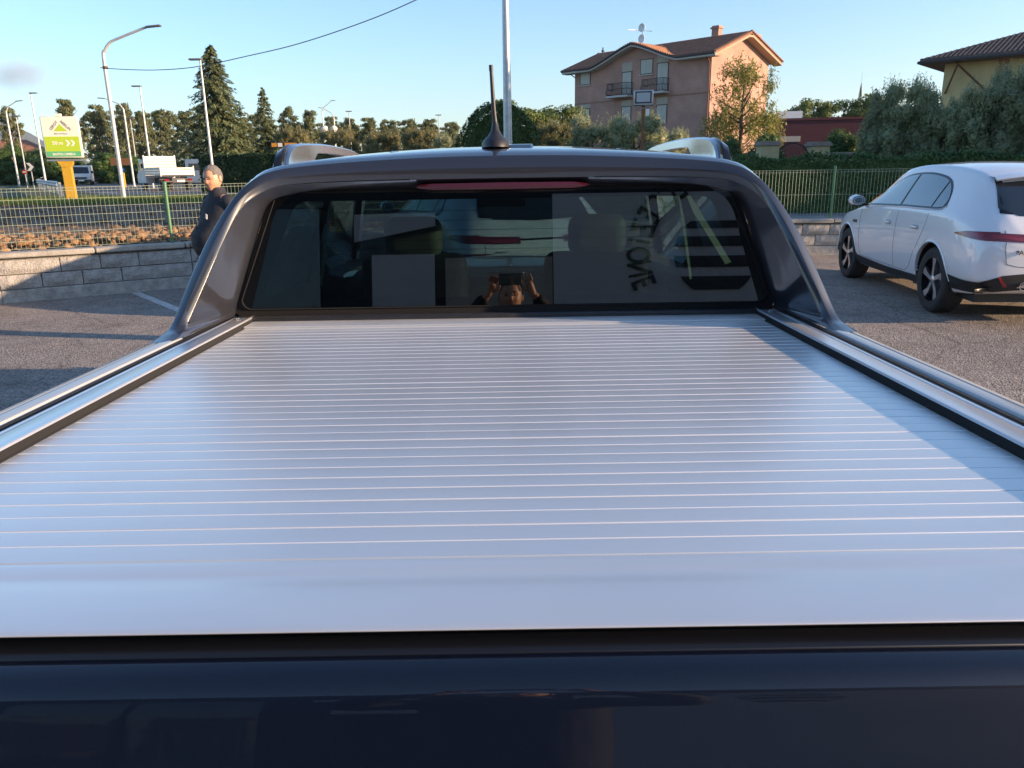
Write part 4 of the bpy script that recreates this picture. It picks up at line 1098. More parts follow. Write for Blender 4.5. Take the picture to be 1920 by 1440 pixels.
def person(root, H, elbows, wrists, fing, belly=1.0, headrot=0.0, headtilt=0.0, curl=.5, thumb=None):
    """figure facing -y, feet at z 0; elbows/wrists for (left of picture, right) sides"""
    k = H / 1.75
    V = lambda *p: Vector(p) * k
    hip = V(0, 0, .93); ch = V(0, -.01, 1.28); nk = V(0, .01, 1.47); sh = [V(-.19, .01, 1.41), V(.19, .01, 1.41)]
    kn = [V(-.10, -.02, .50), V(.11, .0, .50)]; an_ = [V(-.11, .03, .09), V(.13, .03, .09)]; toe = [V(-.13, -.14, .035), V(.16, -.14, .035)]; hp = [V(-.09, 0, .88), V(.09, 0, .88)]
    elbows = [Vector(e) for e in elbows]; wrists = [Vector(e) for e in wrists]
    vs = [(hip, .12), (V(0, 0, 1.08), .115), (ch, .13), (V(0, .012, 1.42), .08), (nk, .058), (V(0, -.005, 1.55), .055)]; ed = [(0, 1), (1, 2), (2, 3), (3, 4), (4, 5)]
    for i in (0, 1):
        n = len(vs); vs += [(sh[i], .055), (elbows[i], .040), (wrists[i], .027)]; ed += [(3, n), (n, n + 1), (n + 1, n + 2)]
        n = len(vs); vs += [(hp[i], .085), (kn[i], .055), (an_[i], .038), (toe[i], .03)]; ed += [(0, n), (n, n + 1), (n + 1, n + 2), (n + 2, n + 3)]
    items = [(skin_mesh(vs, ed), None)]
    hm = Matrix.Translation(V(0, -.012, 1.495)) @ Matrix.Rotation(headrot, 4, 'Z') @ Matrix.Rotation(headtilt, 4, 'X') @ Matrix.Scale(k * 1.04, 4)
    items.append((HEAD, hm))
    for i in (0, 1):
        s = -1 if i == 0 else 1
        th = thumb[i] if thumb else (0, -1, 0)
        for c in hand_parts(wrists[i], fing[i], (0, 0, 1), th, curl):
            items.append((skin_mesh(c, [(j, j + 1) for j in range(len(c) - 1)], 0, 1), None))
    body = link('body', join_meshes('body', items, [M_skin]), None, root)
    # jacket: torso shell as lofted rings, sleeves grown with the arms, stand-up collar
    b = MB(); rows = []
    for z, rx, ry, oy in ((.86, .185, .125 * belly, -.02), (.90, .20, .155 * belly, -.03), (.99, .207, .178 * belly, -.04), (1.10, .205, .180 * belly, -.035), (1.22, .212, .165, -.02), (1.33, .215, .140, -.005), (1.40, .195, .115, .005), (1.445, .135, .095, .01), (1.475, .085, .082, .01), (1.525, .078, .078, .004), (1.535, .070, .070, .004)):
        row = []
        for i in range(36):
            a = 2 * pi * i / 36; f = 1 + .012 * sin(7 * a + z * 30) * (1 if z < 1.3 else .4)
            front = 1.0
            row.append(V(rx * cos(a) * f * (abs(cos(a)) ** -.12 if abs(cos(a)) > .05 else 1), oy + ry * sin(a) * f, z))
        rows.append(row)
    b.grid(rows, close=True)
    tor = b.mesh('torso', smooth='all'); parts = [(tor, None)]
    for i in (0, 1):
        m1 = sh[i].lerp(elbows[i], .5); m2 = elbows[i].lerp(wrists[i], .5)
        c = [(sh[i].lerp(V(0, .01, 1.40), .35), .075), (sh[i], .082), (m1, .068), (elbows[i], .062), (m2, .054), (elbows[i].lerp(wrists[i], .93), .046)]
        parts.append((skin_mesh(c, [(j, j + 1) for j in range(5)], 0, 2), None))
    link('jacket', join_meshes('jacket', parts, [M_jacket]), None, root)
    tv = [(hip, .135)]; te = []
    for i in (0, 1):
        n = len(tv); tv += [(hp[i], .108), (kn[i], .075), (an_[i] + Vector((0, 0, .02)), .062)]; te += [(0, n), (n, n + 1), (n + 1, n + 2)]
    link('trousers', join_meshes('trousers', [(skin_mesh(tv, te), None)], [M_trouser]), None, root)
    sp_ = []
    for i in (0, 1):
        sp_.append((skin_mesh([(an_[i] + V(0, .02, -.05), .042), (an_[i] + V(0, -.04, -.045), .045), (toe[i] + V(0, .02, .012), .044), (toe[i] + V(0, -.03, .005), .035)], [(0, 1), (1, 2), (2, 3)], 0, 2), None))
    link('shoes', join_meshes('shoes', sp_, [M_shoe]), None, root)
    bm = bmesh.new(); bm.from_mesh(HEAD)
    for v in bm.verts:
        t = v.co.z / .235; hairline = .80 if v.co.y < -.055 else (.62 if v.co.y < -.02 else (.48 if v.co.y < .03 else .26))
        v.tag = t > hairline and abs(v.co.x) < .0785
    bmesh.ops.delete(bm, geom=[f for f in bm.faces if not all(v.tag for v in f.verts)], context='FACES')
    bmesh.ops.delete(bm, geom=[v for v in bm.verts if not v.link_faces], context='VERTS')
    r_ = random.Random(3); c0 = Vector((0, .01, .12))
    for v in bm.verts: v.co = c0 + (v.co - c0) * (1.055 + r_.uniform(-.012, .02))
    hme = bpy.data.meshes.new('hair'); bm.to_mesh(hme); bm.free(); link('hair', join_meshes('hair', [(hme, hm)], [M_hair]), None, root)
    e = MB()
    for s in (-1, 1):
        e.lathe([(0, -.0075), (.005, -.006), (.0085, 0)], 10, 'y', (s * .030, -.0845, .126))
    em = e.mesh('eyes', smooth='all'); link('eyes', join_meshes('eyes', [(em, hm)], [mat('eye', (.05, .04, .035), .15)]), None, root)
    e = MB()
    for s in (-1, 1): e.tube([(s * .014, -.0925, .143), (s * .030, -.093, .1475), (s * .047, -.083, .143)], [.003, .0042, .002], 6)
    link('eyebrows', join_meshes('eyebrows', [(e.mesh('brow'), hm)], [M_hair]), None, root)
    return body
man = empty('person', (-2.86, 7.8, 0), radians(-42), 'grey-haired man in a dark zipped jacket standing by the field fence', 'person')
person(man, 1.755, [(-.27, .06, 1.14), (.27, .07, 1.13)], [(-.26, -.02, .90), (.25, .03, .88)], [(0, -.1, -1), (0, -.05, -1)], belly=1.42, headrot=radians(24), headtilt=radians(8), curl=.35)
b = MB(); b.box((0.085, -.178, 1.27), (.03, .006, .045), Matrix.Rotation(radians(18), 3, 'Y')); b.build('chest_badge', M_white, man)
b = MB(); b.tube([(0, -.265, .86), (0, -.285, 1.05), (0, -.215, 1.25), (0, -.125, 1.42)], .004, 5); b.build('zip', M_black, man)
# the one who takes the picture, seen only as a dark reflection in the glass and paint
pho = empty('person', (0.0, -.50, 0), pi, 'photographer in dark clothes mirrored in the rear window, arms raised', 'person')
person(pho, 1.76, [(-.36, -.20, 1.36), (.36, -.20, 1.36)], [(-.145, -.37, 1.615), (.145, -.37, 1.615)], [(.35, -.3, .85), (-.35, -.3, .85)], curl=.6, thumb=[(.6, .2, -.6), (-.6, .2, -.6)])
ph = MB(); ph.box((0, -.045, 1.693), (.150, .009, .074)); pho_ = ph.build('phone', M_gloss, None, bevel=.006)
tag(pho_, 'dark phone held up by the photographer, mirrored in the rear window', 'phone')
# ------------------------------------------------------------------ buildings
def brickmat(name, c1, c2, mortar, scale):
    m, N, L, B = newmat(name)
    tc = N.new('ShaderNodeTexCoord'); mp = N.new('ShaderNodeMapping'); L.new(tc.outputs['Object'], mp.inputs[0])
    sp_ = N.new('ShaderNodeSeparateXYZ'); L.new(mp.outputs[0], sp_.inputs[0])
    ad = N.new('ShaderNodeMath'); ad.operation = 'ADD'; L.new(sp_.outputs[0], ad.inputs[0]); L.new(sp_.outputs[1], ad.inputs[1])
    cb = N.new('ShaderNodeCombineXYZ'); L.new(ad.outputs[0], cb.inputs[0]); L.new(sp_.outputs[2], cb.inputs[1])
    br = N.new('ShaderNodeTexBrick'); br.inputs['Scale'].default_value = scale; br.inputs['Mortar Size'].default_value = 0.015
    br.inputs['Brick Width'].default_value = 0.26; br.inputs['Row Height'].default_value = 0.07
    br.inputs['Color1'].default_value = (*c1, 1); br.inputs['Color2'].default_value = (*c2, 1); br.inputs['Mortar'].default_value = (*mortar, 1)
    L.new(cb.outputs[0], br.inputs['Vector'])
    nz = N.new('ShaderNodeTexNoise'); nz.inputs['Scale'].default_value = 0.7; nz.inputs['Detail'].default_value = 7; L.new(tc.outputs['Object'], nz.inputs['Vector'])
    rp = N.new('ShaderNodeValToRGB'); rp.color_ramp.elements[0].color = (.78, .78, .78, 1); rp.color_ramp.elements[1].color = (1.12, 1.1, 1.08, 1); rp.color_ramp.elements[0].position = .3; rp.color_ramp.elements[1].position = .7
    L.new(nz.outputs[0], rp.inputs[0])
    mx = N.new('ShaderNodeMix'); mx.data_type = 'RGBA'; mx.blend_type = 'MULTIPLY'; mx.inputs[0].default_value = 1; L.new(br.outputs[0], mx.inputs[6]); L.new(rp.outputs[0], mx.inputs[7])
    L.new(mx.outputs[2], B.inputs['Base Color']); B.inputs['Roughness'].default_value = .9
    bp = N.new('ShaderNodeBump'); bp.inputs['Strength'].default_value = .4; bp.inputs['Distance'].default_value = .01; bp.invert = True
    L.new(br.outputs['Fac'], bp.inputs['Height']); L.new(bp.outputs[0], B.inputs['Normal'])
    MATS[name] = m; return m
M_brick = brickmat('pink_brick', (.42, .205, .155), (.50, .25, .185), (.44, .31, .25), 1.0)
M_tile = mat('terracotta', (.25, .115, .065), .85, var=.35, vscale=2.5, bump=.4, bscale=9)
M_tile2 = mat('brown_tiles', (.15, .10, .075), .85, var=.35, vscale=2.5, bump=.4, bscale=9)
M_shut = mat('pale_shutter', (.50, .49, .43), .6, var=.06, vscale=3)
M_panel = mat('pale_render_panel', (.42, .38, .31), .85, var=.1)
M_gutter = mat('dark_gutter', (.045, .04, .04), .5)
M_soffit = mat('pale_soffit', (.50, .48, .45), .8)
M_iron = mat('wrought_iron', (.02, .02, .022), .5)
M_wood = mat('brown_frame', (.12, .06, .03), .6)
house = empty('brick_house', (6.53, 79.75, TZ), atan2(-.73, .684), 'three-storey pink brick house with terracotta roof and two iron balconies', 'house')
LF, WG, KH = 15.2, 9.2, -TZ
def zfront(x):
    c = 7.4; d = abs(x - c)
    t = max(0, 1 - d / 4.9)
    return 10.42 + 1.62 * (t * t * (3 - 2 * t) * .35 + t * .65)
def zmain(y):
    yy = y if y <= WG / 2 else WG - y
    return 10.42 + (yy + .85) * .365
def zroof(x, y): return max(zmain(y), zfront(x) if y < WG / 2 + .6 else 0)
b = MB()
xs = np.linspace(-.95, LF + .85, 61); ys = np.linspace(-.85, WG + .85, 45)
top = [[(x, y, zroof(x, y) + KH) for x in xs] for y in ys]
b.grid(top); b.grid([[(x, y, z - .16) for x, y, z in r] for r in top])
for r in (top[0], top[-1]): b.grid([[(x, y, z) for x, y, z in r], [(x, y, z - .16) for x, y, z in r]])
for i in (0, -1): b.grid([[r[i] for r in top], [(r[i][0], r[i][1], r[i][2] - .16) for r in top]])
rf = b.build('roof', M_tile, house, weld=.001)
b = MB()                                                            # tile rows running down the slopes
for x in np.arange(-.9, LF + .8, .24):
    for ys_ in ((-.86, WG / 2), (WG + .86, WG / 2)):
        pts = [(x, y, zroof(x, y) + KH + .035) for y in np.linspace(ys_[0], ys_[1], 5)]
        if x > 2.2 and x < 12.6 and ys_[0] < 0: pts = [(x, y, zroof(x, y) + KH + .035) for y in np.linspace(-.86, WG / 2, 12)]
        b.tube(pts, .075, 5, cap=True)
tag(b.build('tile_rows', M_tile, rf, smooth=True), kind='stuff')
vt = MB(); vt.box((0, 0, 0), (.20, .27, .10)); vt = vt.mesh('verge_tile'); vt.materials.append(M_tile)
for side in (LF + .86, -.96):
    for y in np.arange(-.8, WG + .8, .30):
        o = bpy.data.objects.new('verge_tile', vt); COL.objects.link(o); o.parent = rf; o.location = (side, y, zmain(y) + KH + .02); o.rotation_euler = (.35 if y < WG / 2 else -.35, 0, 0)
b = MB(); b.tube([(x, -.92, zfront(x) + KH - .08) for x in np.linspace(-.95, LF + .85, 50)], .085, 6); b.build('gutter', M_gutter, rf, smooth=True)
b = MB(); rows = [[(x, -.84, zfront(x) + KH - .165), (x, -.84, zfront(x) + KH - .30), (x, -.02, zfront(x) + KH - .32)] for x in np.linspace(-.94, LF + .84, 50)]; b.grid(rows); b.build('soffit', M_soffit, rf)
b = MB()
for s, off in ((1, 0), (-1, 0)):
    rows = [[(LF + .84, y, zmain(y) + KH - .165), (LF + .84, y, zmain(y) + KH - .34), (LF + .02, y, zmain(y) + KH - .36)] for y in np.linspace(-.85, WG + .85, 20)]
b.grid(rows); b.build('verge_board', mat('verge_wood', (.36, .27, .19), .8), rf)
b = MB()
fx = np.linspace(0, LF, 50)
poly = [(0, KH + .5), (LF, KH + .5)] + [(x, zfront(x) + KH - .20) for x in fx[::-1]]
b.prism(poly, 'y', 0, .3)
gy = np.linspace(0, WG, 15)
b.prism([(0.3, KH + .5), (WG, KH + .5)] + [(max(y, .3), zmain(y) + KH - .20) for y in gy[::-1]], 'x', LF - .3, LF - .002)
b.prism([(0.3, KH + .5), (WG, KH + .5)] + [(max(y, .3), zmain(y) + KH - .20) for y in gy[::-1]], 'x', 0.002, .3)
b.box2((.3, WG - .3, KH + .5), (LF - .3, WG - .002, 10.2 + KH))
b.build('wall', M_brick, house)
b = MB(); b.box2((.004, -.03, 7.35 + KH), (LF + .01, .002, 7.47 + KH)); b.build('string_course', mat('brick_band', (.30, .165, .115), .9, var=.1), house)
def opening(x0, x1, z0, z1, leaf=2, panel=0.0):
    z0 += KH; z1 += KH
    fr_ = MB(); t = .07
    zt = z1 - panel
    for q in (((x0, z0), (x0 + t, zt)), ((x1 - t, z0), (x1, zt)), ((x0 + t, zt - t), (x1 - t, zt)), ((x0 + t, z0), (x1 - t, z0 + t))): fr_.box2((q[0][0], -.04, q[0][1]), (q[1][0], .05, q[1][1]))
    o = fr_.build('window', M_wood, house)
    w = (x1 - x0 - 2 * t) / leaf
    for k in range(leaf):
        a = x0 + t + k * w + .01; c = a + w - .02
        s_ = MB(); s_.box2((a, -.045, z0 + t + .01), (c, -.01, zt - t - .01))
        n = int((zt - z0) / .14)
        for j in range(n):
            zz = z0 + t + .06 + j * (zt - z0 - 2 * t - .12) / max(1, n - 1); s_.box((a / 2 + c / 2, -.052, zz), ((c - a) * .8, .02, .035), Matrix.Rotation(.5, 3, 'X'))
        s_.build('shutter', M_shut, o)
    if panel:
        p = MB(); p.box2((x0, -.02, zt + .004), (x1, .03, z1)); p.build('panel', M_panel, o)
    s_ = MB(); s_.box2((x0 - .1, -.12, z0 - .08), (x1 + .1, .02, z0 - .003)); s_.build('sill', M_soffit, o)
opening(.70, 2.0, 9.05, 10.20); opening(5.80, 6.95, 7.80, 10.55, 2, .75); opening(7.86, 9.25, 9.37, 10.65); opening(9.70, 10.92, 7.80, 11.0, 2, .8)
opening(.65, 1.98, 5.9, 7.30, 2, .35); opening(5.83, 6.95, 5.2, 7.45, 2, .6); opening(9.75, 10.92, 5.2, 7.35, 2, .6); opening(.7, 2.0, 2.3, 3.7); opening(5.8, 7, 1.2, 3.6); opening(9.7, 11, 1.2, 3.6)
def balcony(x0, x1, z):
    z += KH; n = 17
    s_ = MB(); s_.box2((x0, -1.0, z - .18), (x1, -.002, z)); o = s_.build('balcony', M_soffit, house, bevel=.03)
    r_ = MB(); path = []
    for i in range(n + 1): path.append((x0 + .06 + (x1 - x0 - .12) * i / n, -.94))
    pts = [(x0 + .06, -.05 - .2 * k) for k in range(5)] + path + [(x1 - .06, -.05 - .2 * k) for k in range(4, -1, -1)]
    for x, y in pts:
        cx = (x0 + x1) / 2; q = catmull([(x, y, z + .02), (x + (x - cx) * .04, y - .13, z + .25), (x + (x - cx) * .02, y - .05, z + .6), (x, y, z + 1.05)], 3); r_.tube(q, .016, 4, cap=False)
    for h in (.06, .55, 1.05): r_.tube([(x0 + .06, -.02, z + h), (x0 + .06, -.94, z + h), (x1 - .06, -.94, z + h), (x1 - .06, -.02, z + h)], .024, 5)
    r_.build('railing', M_iron, o)
balcony(4.75, 7.15, 7.75); balcony(8.70, 11.1, 7.80)
def chimney(x, y, h=1.1):
    c = MB(); z = zroof(x, y) + KH; c.box2((x - .35, y - .3, z - .3), (x + .35, y + .3, z + h - .25)); c.box2((x - .45, y - .4, z + h - .25), (x + .45, y + .4, z + h - .12)); c.box2((x - .35, y - .3, z + h - .12), (x + .35, y + .3, z + h)); c.build('chimney', M_brick, rf)
chimney(12.2, 5.2, 1.2); chimney(14.6, 7.6, 1.3)
c = MB(); c.tube([(1.6, 2.2, zroof(1.6, 2.2) + KH - .1), (1.6, 2.2, zroof(1.6, 2.2) + KH + 1.0)], .06, 6); c.tube([(1.6, 2.2, zroof(1.6, 2.2) + KH + .6), (1.6, 2.2, zroof(1.6, 2.2) + KH + .75)], .14, 8); c.build('flue', M_gutter, rf)
c = MB(); zt = zroof(7.6, 0.5) + KH; c.tube([(7.6, .5, zt - .1), (7.6, .5, zt + 1.75)], .04, 6); c.tube([(6.2, .4, zt + 1.35), (8.6, .6, zt + .95)], .025, 5)
for k in range(6): c.tube([(6.3 + k * .16, .15, zt + 1.33 - k * .025), (6.3 + k * .16, .65, zt + 1.33 - k * .025)], .012, 4)
c.build('aerial_mast', M_galv, rf)
for dz in (.45, 1.35):
    c = MB(); c.lathe([(0, .10), (.2, .07), (.36, 0), (.36, -.03), (.2, .03), (0, .06)], 16, 'y', (7.6, .38, zt + dz)); c.build('satellite_dish', M_white, rf, smooth=40)
c = MB(); c.tube([(LF - .15, -.85, 10.3 + KH), (LF - .12, -.25, 9.9 + KH), (LF - .12, -.1, 9.6 + KH), (LF - .12, -.1, KH + .6)], .055, 6); c.build('downpipe', mat('copper_pipe', (.22, .10, .06), .5, .3), house)
c = MB(); c.tube([(-.1, -.8, 10.2 + KH), (.2, -.2, 9.8 + KH)], .05, 6); c.build('downpipe', mat('copper_pipe', (.22, .10, .06)), house)

# cream hip-roofed house on the right
M_cream = mat('cream_render', (.52, .42, .21), .9, var=.1, vscale=1.5)
yh = empty('cream_house', (31.2, 48.5, TZ), radians(-41), 'cream house with a low brown hipped roof behind the tall olive hedge', 'house')
b = MB(); b.box2((-4.1, -4.1, 0), (4.1, 4.1, 6.75)); b.build('wall', M_cream, yh)
b = MB(); e = 5.2; zr = 6.72; rise = 1.75
ev = [(-e, -e, zr), (e, -e, zr), (e, e, zr), (-e, e, zr)]
b.raw(ev + [(0, 0, zr + rise)] + [(x, y, zr - .2) for x, y, z in ev], [(0, 1, 4), (1, 2, 4), (2, 3, 4), (3, 0, 4), (0, 5, 6, 1), (1, 6, 7, 2), (2, 7, 8, 3), (3, 8, 5, 0), (5, 8, 7, 6)]); yr = b.build('roof', M_tile2, yh)
b = MB()
for x in np.arange(-e + .1, e, .24):
    t = 1 - abs(x) / e
    for q in (0, 1):
        f = (lambda u, v: (u, v)) if q == 0 else (lambda u, v: (v, u))
        b.tube([(*f(x, -e), zr + .03), (*f(x, -e + e * t), zr + .03 + rise * t)], .065, 5)
tag(b.build('tile_rows', M_tile2, yr, smooth=True), kind='stuff')
b = MB(); b.tube([(-e, -e - .06, zr - .12), (e, -e - .06, zr - .12)], .09, 6); b.tube([(-e - .06, -e, zr - .12), (-e - .06, e, zr - .12)], .09, 6); b.build('gutter', M_gutter, yr)
b = MB(); b.box2((-.8, -4.2, 3.6), (.8, -4.09, 5.3)); wo = b.build('window', M_wood, yh); b = MB(); b.box2((-.65, -4.23, 3.75), (.65, -4.205, 5.15)); b.build('pane', M_carglass, wo)
b = MB(); b.tube([(-3.9, -4.15, 4.9), (-3.2, -5.0, 6.5)], .06, 6); b.tube([(-1.8, -4.15, 4.9), (-3.4, -4.9, 6.5)], .06, 6); b.build('roof_brace', M_wood, yh)
b = MB(); b.box2((-1.4, -4.16, 0), (-.9, -4.09, 6.7)); b.build('side_panel', mat('ochre_wall', (.36, .21, .09), .9, var=.1), yh)

# long low dark red building and a white roof vent behind
rb = empty('red_building', (25.5, 62, TZ), radians(-9), 'long low dark red building glimpsed between the trees on the right', 'building')
b = MB(); b.box2((-4.6, 0, 0), (4.5, 6, 4.25)); b.build('wall', mat('dark_red_cladding', (.075, .014, .02), .6, var=.08, vscale=2), rb)
b = MB(); b.box2((-4.7, -.1, 4.25), (4.6, 6.1, 4.42)); b.build('roof_edge', mat('maroon_edge', (.09, .02, .024), .5), rb)
b = MB(); b.box2((-4.3, 2, 4.42), (-2.6, 4, 5.05)); b.box2((-4.6, 2, 4.42), (-4.32, 4, 4.8)); b.build('roof_vent', M_white, rb)
b = MB(); b.box2((-4.6, -.06, 2.7), (-3.0, .02, 3.1)); b.build('window', M_panel, rb)

# brick buildings far left
fb = empty('farm_house', (-93, 148, TZ), radians(22), 'low orange brick house far away behind the billboard', 'house')
b = MB(); b.box2((-7, 0, 0), (7, 8, 5.2)); b.build('wall', M_brick, fb)
b = MB(); b.raw([(-8, -1, 5.2), (8, -1, 5.2), (8, 9, 5.2), (-8, 9, 5.2), (-4, 4, 7.4), (4, 4, 7.4)], [(0, 1, 5, 4), (1, 2, 5), (2, 3, 4, 5), (3, 0, 4), (0, 3, 2, 1)]); b.build('roof', M_tile, fb)
for x in (-4, -1, 2.5):
    b = MB(); b.box2((x, -.08, 2.8), (x + 1.3, .05, 4.2)); b.build('window', M_shut, fb)
b = MB(); b.box2((-7.1, -.5, 2.3), (7.1, .0, 2.5)); b.build('balcony_band', M_soffit, fb)
fb2 = empty('farm_shed', (-112, 160, TZ), radians(15), 'long brown roofed shed far away at the left edge', 'building')
b = MB(); b.box2((-14, 0, 0), (12, 7, 4.3)); b.build('wall', mat('shed_wall', (.22, .17, .13), .9, var=.1), fb2)
b = MB(); b.prism([(-1, 4.3), (8, 4.3), (3.5, 6.0)], 'x', -15, 13); b.build('roof', M_tile, fb2)

# gate pillars, iron gate, letter-box wall
M_pil = mat('pillar_render', (.50, .40, .22), .9, var=.12, vscale=3); M_pcap = mat('pillar_cap', (.28, .22, .18), .85, var=.2, vscale=4)
def pillar(x, y, w, h, label):
    r = empty('gate_pillar', (x, y, TZ), 0, label, 'pillar'); q = MB(); q.box2((-w / 2, -w / 2, 0), (w / 2, w / 2, h)); q.build('shaft', M_pil, r, bevel=.01)
    q = MB(); q.box2((-w / 2 - .05, -w / 2 - .05, h), (w / 2 + .05, w / 2 + .05, h + .09)); q.box2((-w / 2 - .01, -w / 2 - .01, h + .09), (w / 2 + .01, w / 2 + .01, h + .14)); q.build('cap', M_pcap, r, bevel=.01)
pillar(8.35, 26, .58, 1.70, 'cream gate pillar left of the arched iron gate'); pillar(9.98, 26, .56, 1.66, 'cream gate pillar right of the arched iron gate')
g = empty('iron_gate', (9.17, 26, TZ), 0, 'arched iron gate between two cream pillars', 'gate')
b = MB(); n = 18; aw = .50
for i in range(n + 1):
    x = -aw + 2 * aw * i / n; b.tube([(x, 0, .1), (x, 0, 1.35 + .42 * sqrt(max(0, 1 - (x / aw) ** 2)))], .011, 4)
b.build('bars', M_iron, g)
b = MB(); b.tube([(-aw, 0, .1)] + [(aw * -cos(pi * i / 20), 0, 1.35 + .42 * sin(pi * i / 20)) for i in range(21)] + [(aw, 0, .1), (-aw, 0, .1)], .02, 5); b.tube([(-aw, 0, .8), (aw, 0, .8)], .018, 5); b.build('frame', M_iron, g)
lb = empty('letterbox_wall', (10.82, 26.05, TZ), 0, 'low cream wall with letter boxes right of the gate', 'wall')
b = MB(); b.box2((-.54, -.15, 0), (.38, .15, 1.38)); b.build('wall', M_pil, lb, bevel=.01)
b = MB(); b.box2((.38, -.2, 0), (.58, .2, 1.40)); b.build('brick_end', M_pcap, lb)
b = MB(); b.box2((-.58, -.2, 1.38), (.60, .2, 1.47)); b.build('cap', M_pcap, lb, bevel=.01)
b = MB(); b.box2((-.38, -.17, .9), (.02, -.149, 1.18)); b.build('letter_box', M_dalloy, lb)

# showroom behind the viewer: it is what the rear window and tailgate mirror
M_show = mat('showroom_panel', (.60, .60, .61), .55, var=.06, vscale=1)
sr = empty('showroom', (0, -13.0, 0), 0, 'showroom with dark fascia mirrored in the rear window of the truck', 'building')
b = MB(); b.box2((-16, -8, 0), (13, 0, 7.6)); b.build('wall', mat('dark_fascia', (.014, .016, .02), .5, var=.1), sr)
b = MB(); b.box2((1.0, .002, 0), (12.5, .07, 5.45)); b.build('pale_panel', M_show, sr)
b = MB(); b.prism([(-3.6, 4.40), (-1.72, 4.75), (-1.72, 5.06), (-3.6, 5.04)], 'y', .002, .06); b.build('sky_panel', M_show, sr)  # pale panel standing in for the bright strip of sky mirrored here
b = MB(); b.box2((-3.2, .002, 2.2), (-1.75, .06, 4.1)); b.build('pale_panel', M_show, sr)
b = MB(); b.box2((-1.5, .002, 2.5), (.98, .06, 4.0)); b.build('pale_door', M_panel, sr)
b = MB(); b.box2((-9, .002, .2), (-4.4, .06, 5.2)); b.build('shop_window', M_carglass, sr)
b = MB(); b.box2((-9.1, .003, 5.2), (-4.3, .1, 5.3)); b.box2((-6.8, .062, .2), (-6.7, .1, 5.2)); b.build('window_frame', M_gutter, sr)
M_ink = mat('dark_lettering', (.035, .038, .045), .6)
def sign_on_showroom(cx, cz, R):
    sg = empty('round_sign', (cx, -12.925, cz), 0, 'round dark striped emblem with curved lettering mirrored at the right of the rear window', 'sign')
    word = 'ECCEZIONE'
    for i, chh in enumerate(word):
        a = radians(63 - i * 10.4)
        me = text_mesh(chh, R * .45, .012, bold=.012); o = link('letter', me, M_ink, sg)
        # facade faces +y: to a reader standing in the lot, right is -x
        o.matrix_local = Matrix.Translation((-R * cos(a), .02, R * sin(a))) @ Matrix.Rotation((a - pi / 2), 4, 'Y') @ Matrix.Rotation(pi, 4, 'Z') @ Matrix.Rotation(pi / 2, 4, 'X') @ Matrix.Diagonal((.62, 1, 1, 1))
    for k, (z, h) in enumerate(((-.42, .20), (-.10, .17), (.20, .15), (.45, .11))):
        r = R * .55; q = MB(); pts_lo = []; n = 12
        def half(zz): return sqrt(max(.0, r * r - zz * zz))
        z0_, z1_ = (z - h / 2) * r / .62, (z + h / 2) * r / .62
        zs = np.linspace(max(-r, z0_), min(r, z1_), 5)
        q.grid([[(-half(zz), .025, zz), (half(zz), .025, zz)] for zz in zs]); q.build('stripe', M_ink, sg)
    return sg
# ------------------------------------------------------------------ vegetation
def leaf_quads(P, Nrm, size, asp, along=None):
    """diamond leaves at P with rough normals Nrm"""
    n = len(P)
    r = rng.normal(size=(n, 3)) if along is None else along
    a = r - Nrm * np.sum(r * Nrm, 1, keepdims=True); a /= np.linalg.norm(a, axis=1, keepdims=True) + 1e-9
    b_ = np.cross(Nrm, a); b_ /= np.linalg.norm(b_, axis=1, keepdims=True) + 1e-9
    s = np.asarray(size).reshape(-1, 1); w = s * asp
    V = np.stack([P - a * s, P + b_ * w, P + a * s, P - b_ * w], 1).reshape(-1, 3)
    F = np.arange(4 * n).reshape(-1, 4)
    return V, F
def unit(v): return v / (np.linalg.norm(v, axis=1, keepdims=True) + 1e-9)
def clump_pts(n, C, R, shell=.55):
    w = (R[:, 0] * R[:, 2]) ** 1.0; w = w / w.sum(); k = rng.choice(len(C), n, p=w)
    d = unit(rng.normal(size=(n, 3))); rad = (shell + (1 - shell) * rng.random((n, 1)) ** .6) * (1 + rng.normal(0, .07, (n, 1)))
    return C[k] + d * rad * R[k], d, k
def crown_clumps(nc, rmin, rmax, zlo, zhi, prof, flat=.8):
    """clump centres inside a unit profile: prof(t) half-width at height t"""
    C = []; R = []
    while len(C) < nc:
        t = rng.uniform(zlo, zhi); w = prof((t - zlo) / (zhi - zlo)); a = rng.uniform(0, 2 * pi); q = w * sqrt(rng.uniform(.15, 1))
        r = rng.uniform(rmin, rmax); C.append((q * cos(a), q * sin(a), t)); R.append((r, r, r * flat))
    return np.array(C), np.array(R)
def kind_mesh(name, P, N_, size, asp, m, along=None):
    V, F = leaf_quads(P, unit(N_), size, asp, along); return fast_mesh(name, V, F, m)
def core_add(me_v, C, R, k):
    pass
L_pine = leafmat('pine_needles', (0.067, 0.092, 0.042), (0.230, 0.240, 0.106), 0.35)
L_fir = leafmat('fir_needles', (0.059, 0.092, 0.044), (0.212, 0.230, 0.101), 0.33)
L_olive = leafmat('olive_leaves', (0.160, 0.194, 0.106), (0.464, 0.486, 0.275), 0.40)
L_olive_lit = leafmat('sunlit_olive_leaves', (0.113, 0.121, 0.049), (0.324, 0.292, 0.138), 0.40)  # olive leaves again, with the warm sunlight put into the colour
L_laurel = leafmat('laurel_leaves', (0.033, 0.077, 0.022), (0.110, 0.184, 0.055), 0.35)
L_hedge = leafmat('clipped_hedge', (0.021, 0.044, 0.018), (0.058, 0.098, 0.039), 0.30)
L_ivy = leafmat('ivy_leaves', (0.035, 0.072, 0.019), (0.128, 0.176, 0.045), 0.35)
L_ash = leafmat('ash_leaves', (0.128, 0.154, 0.039), (0.362, 0.326, 0.090), 0.45)
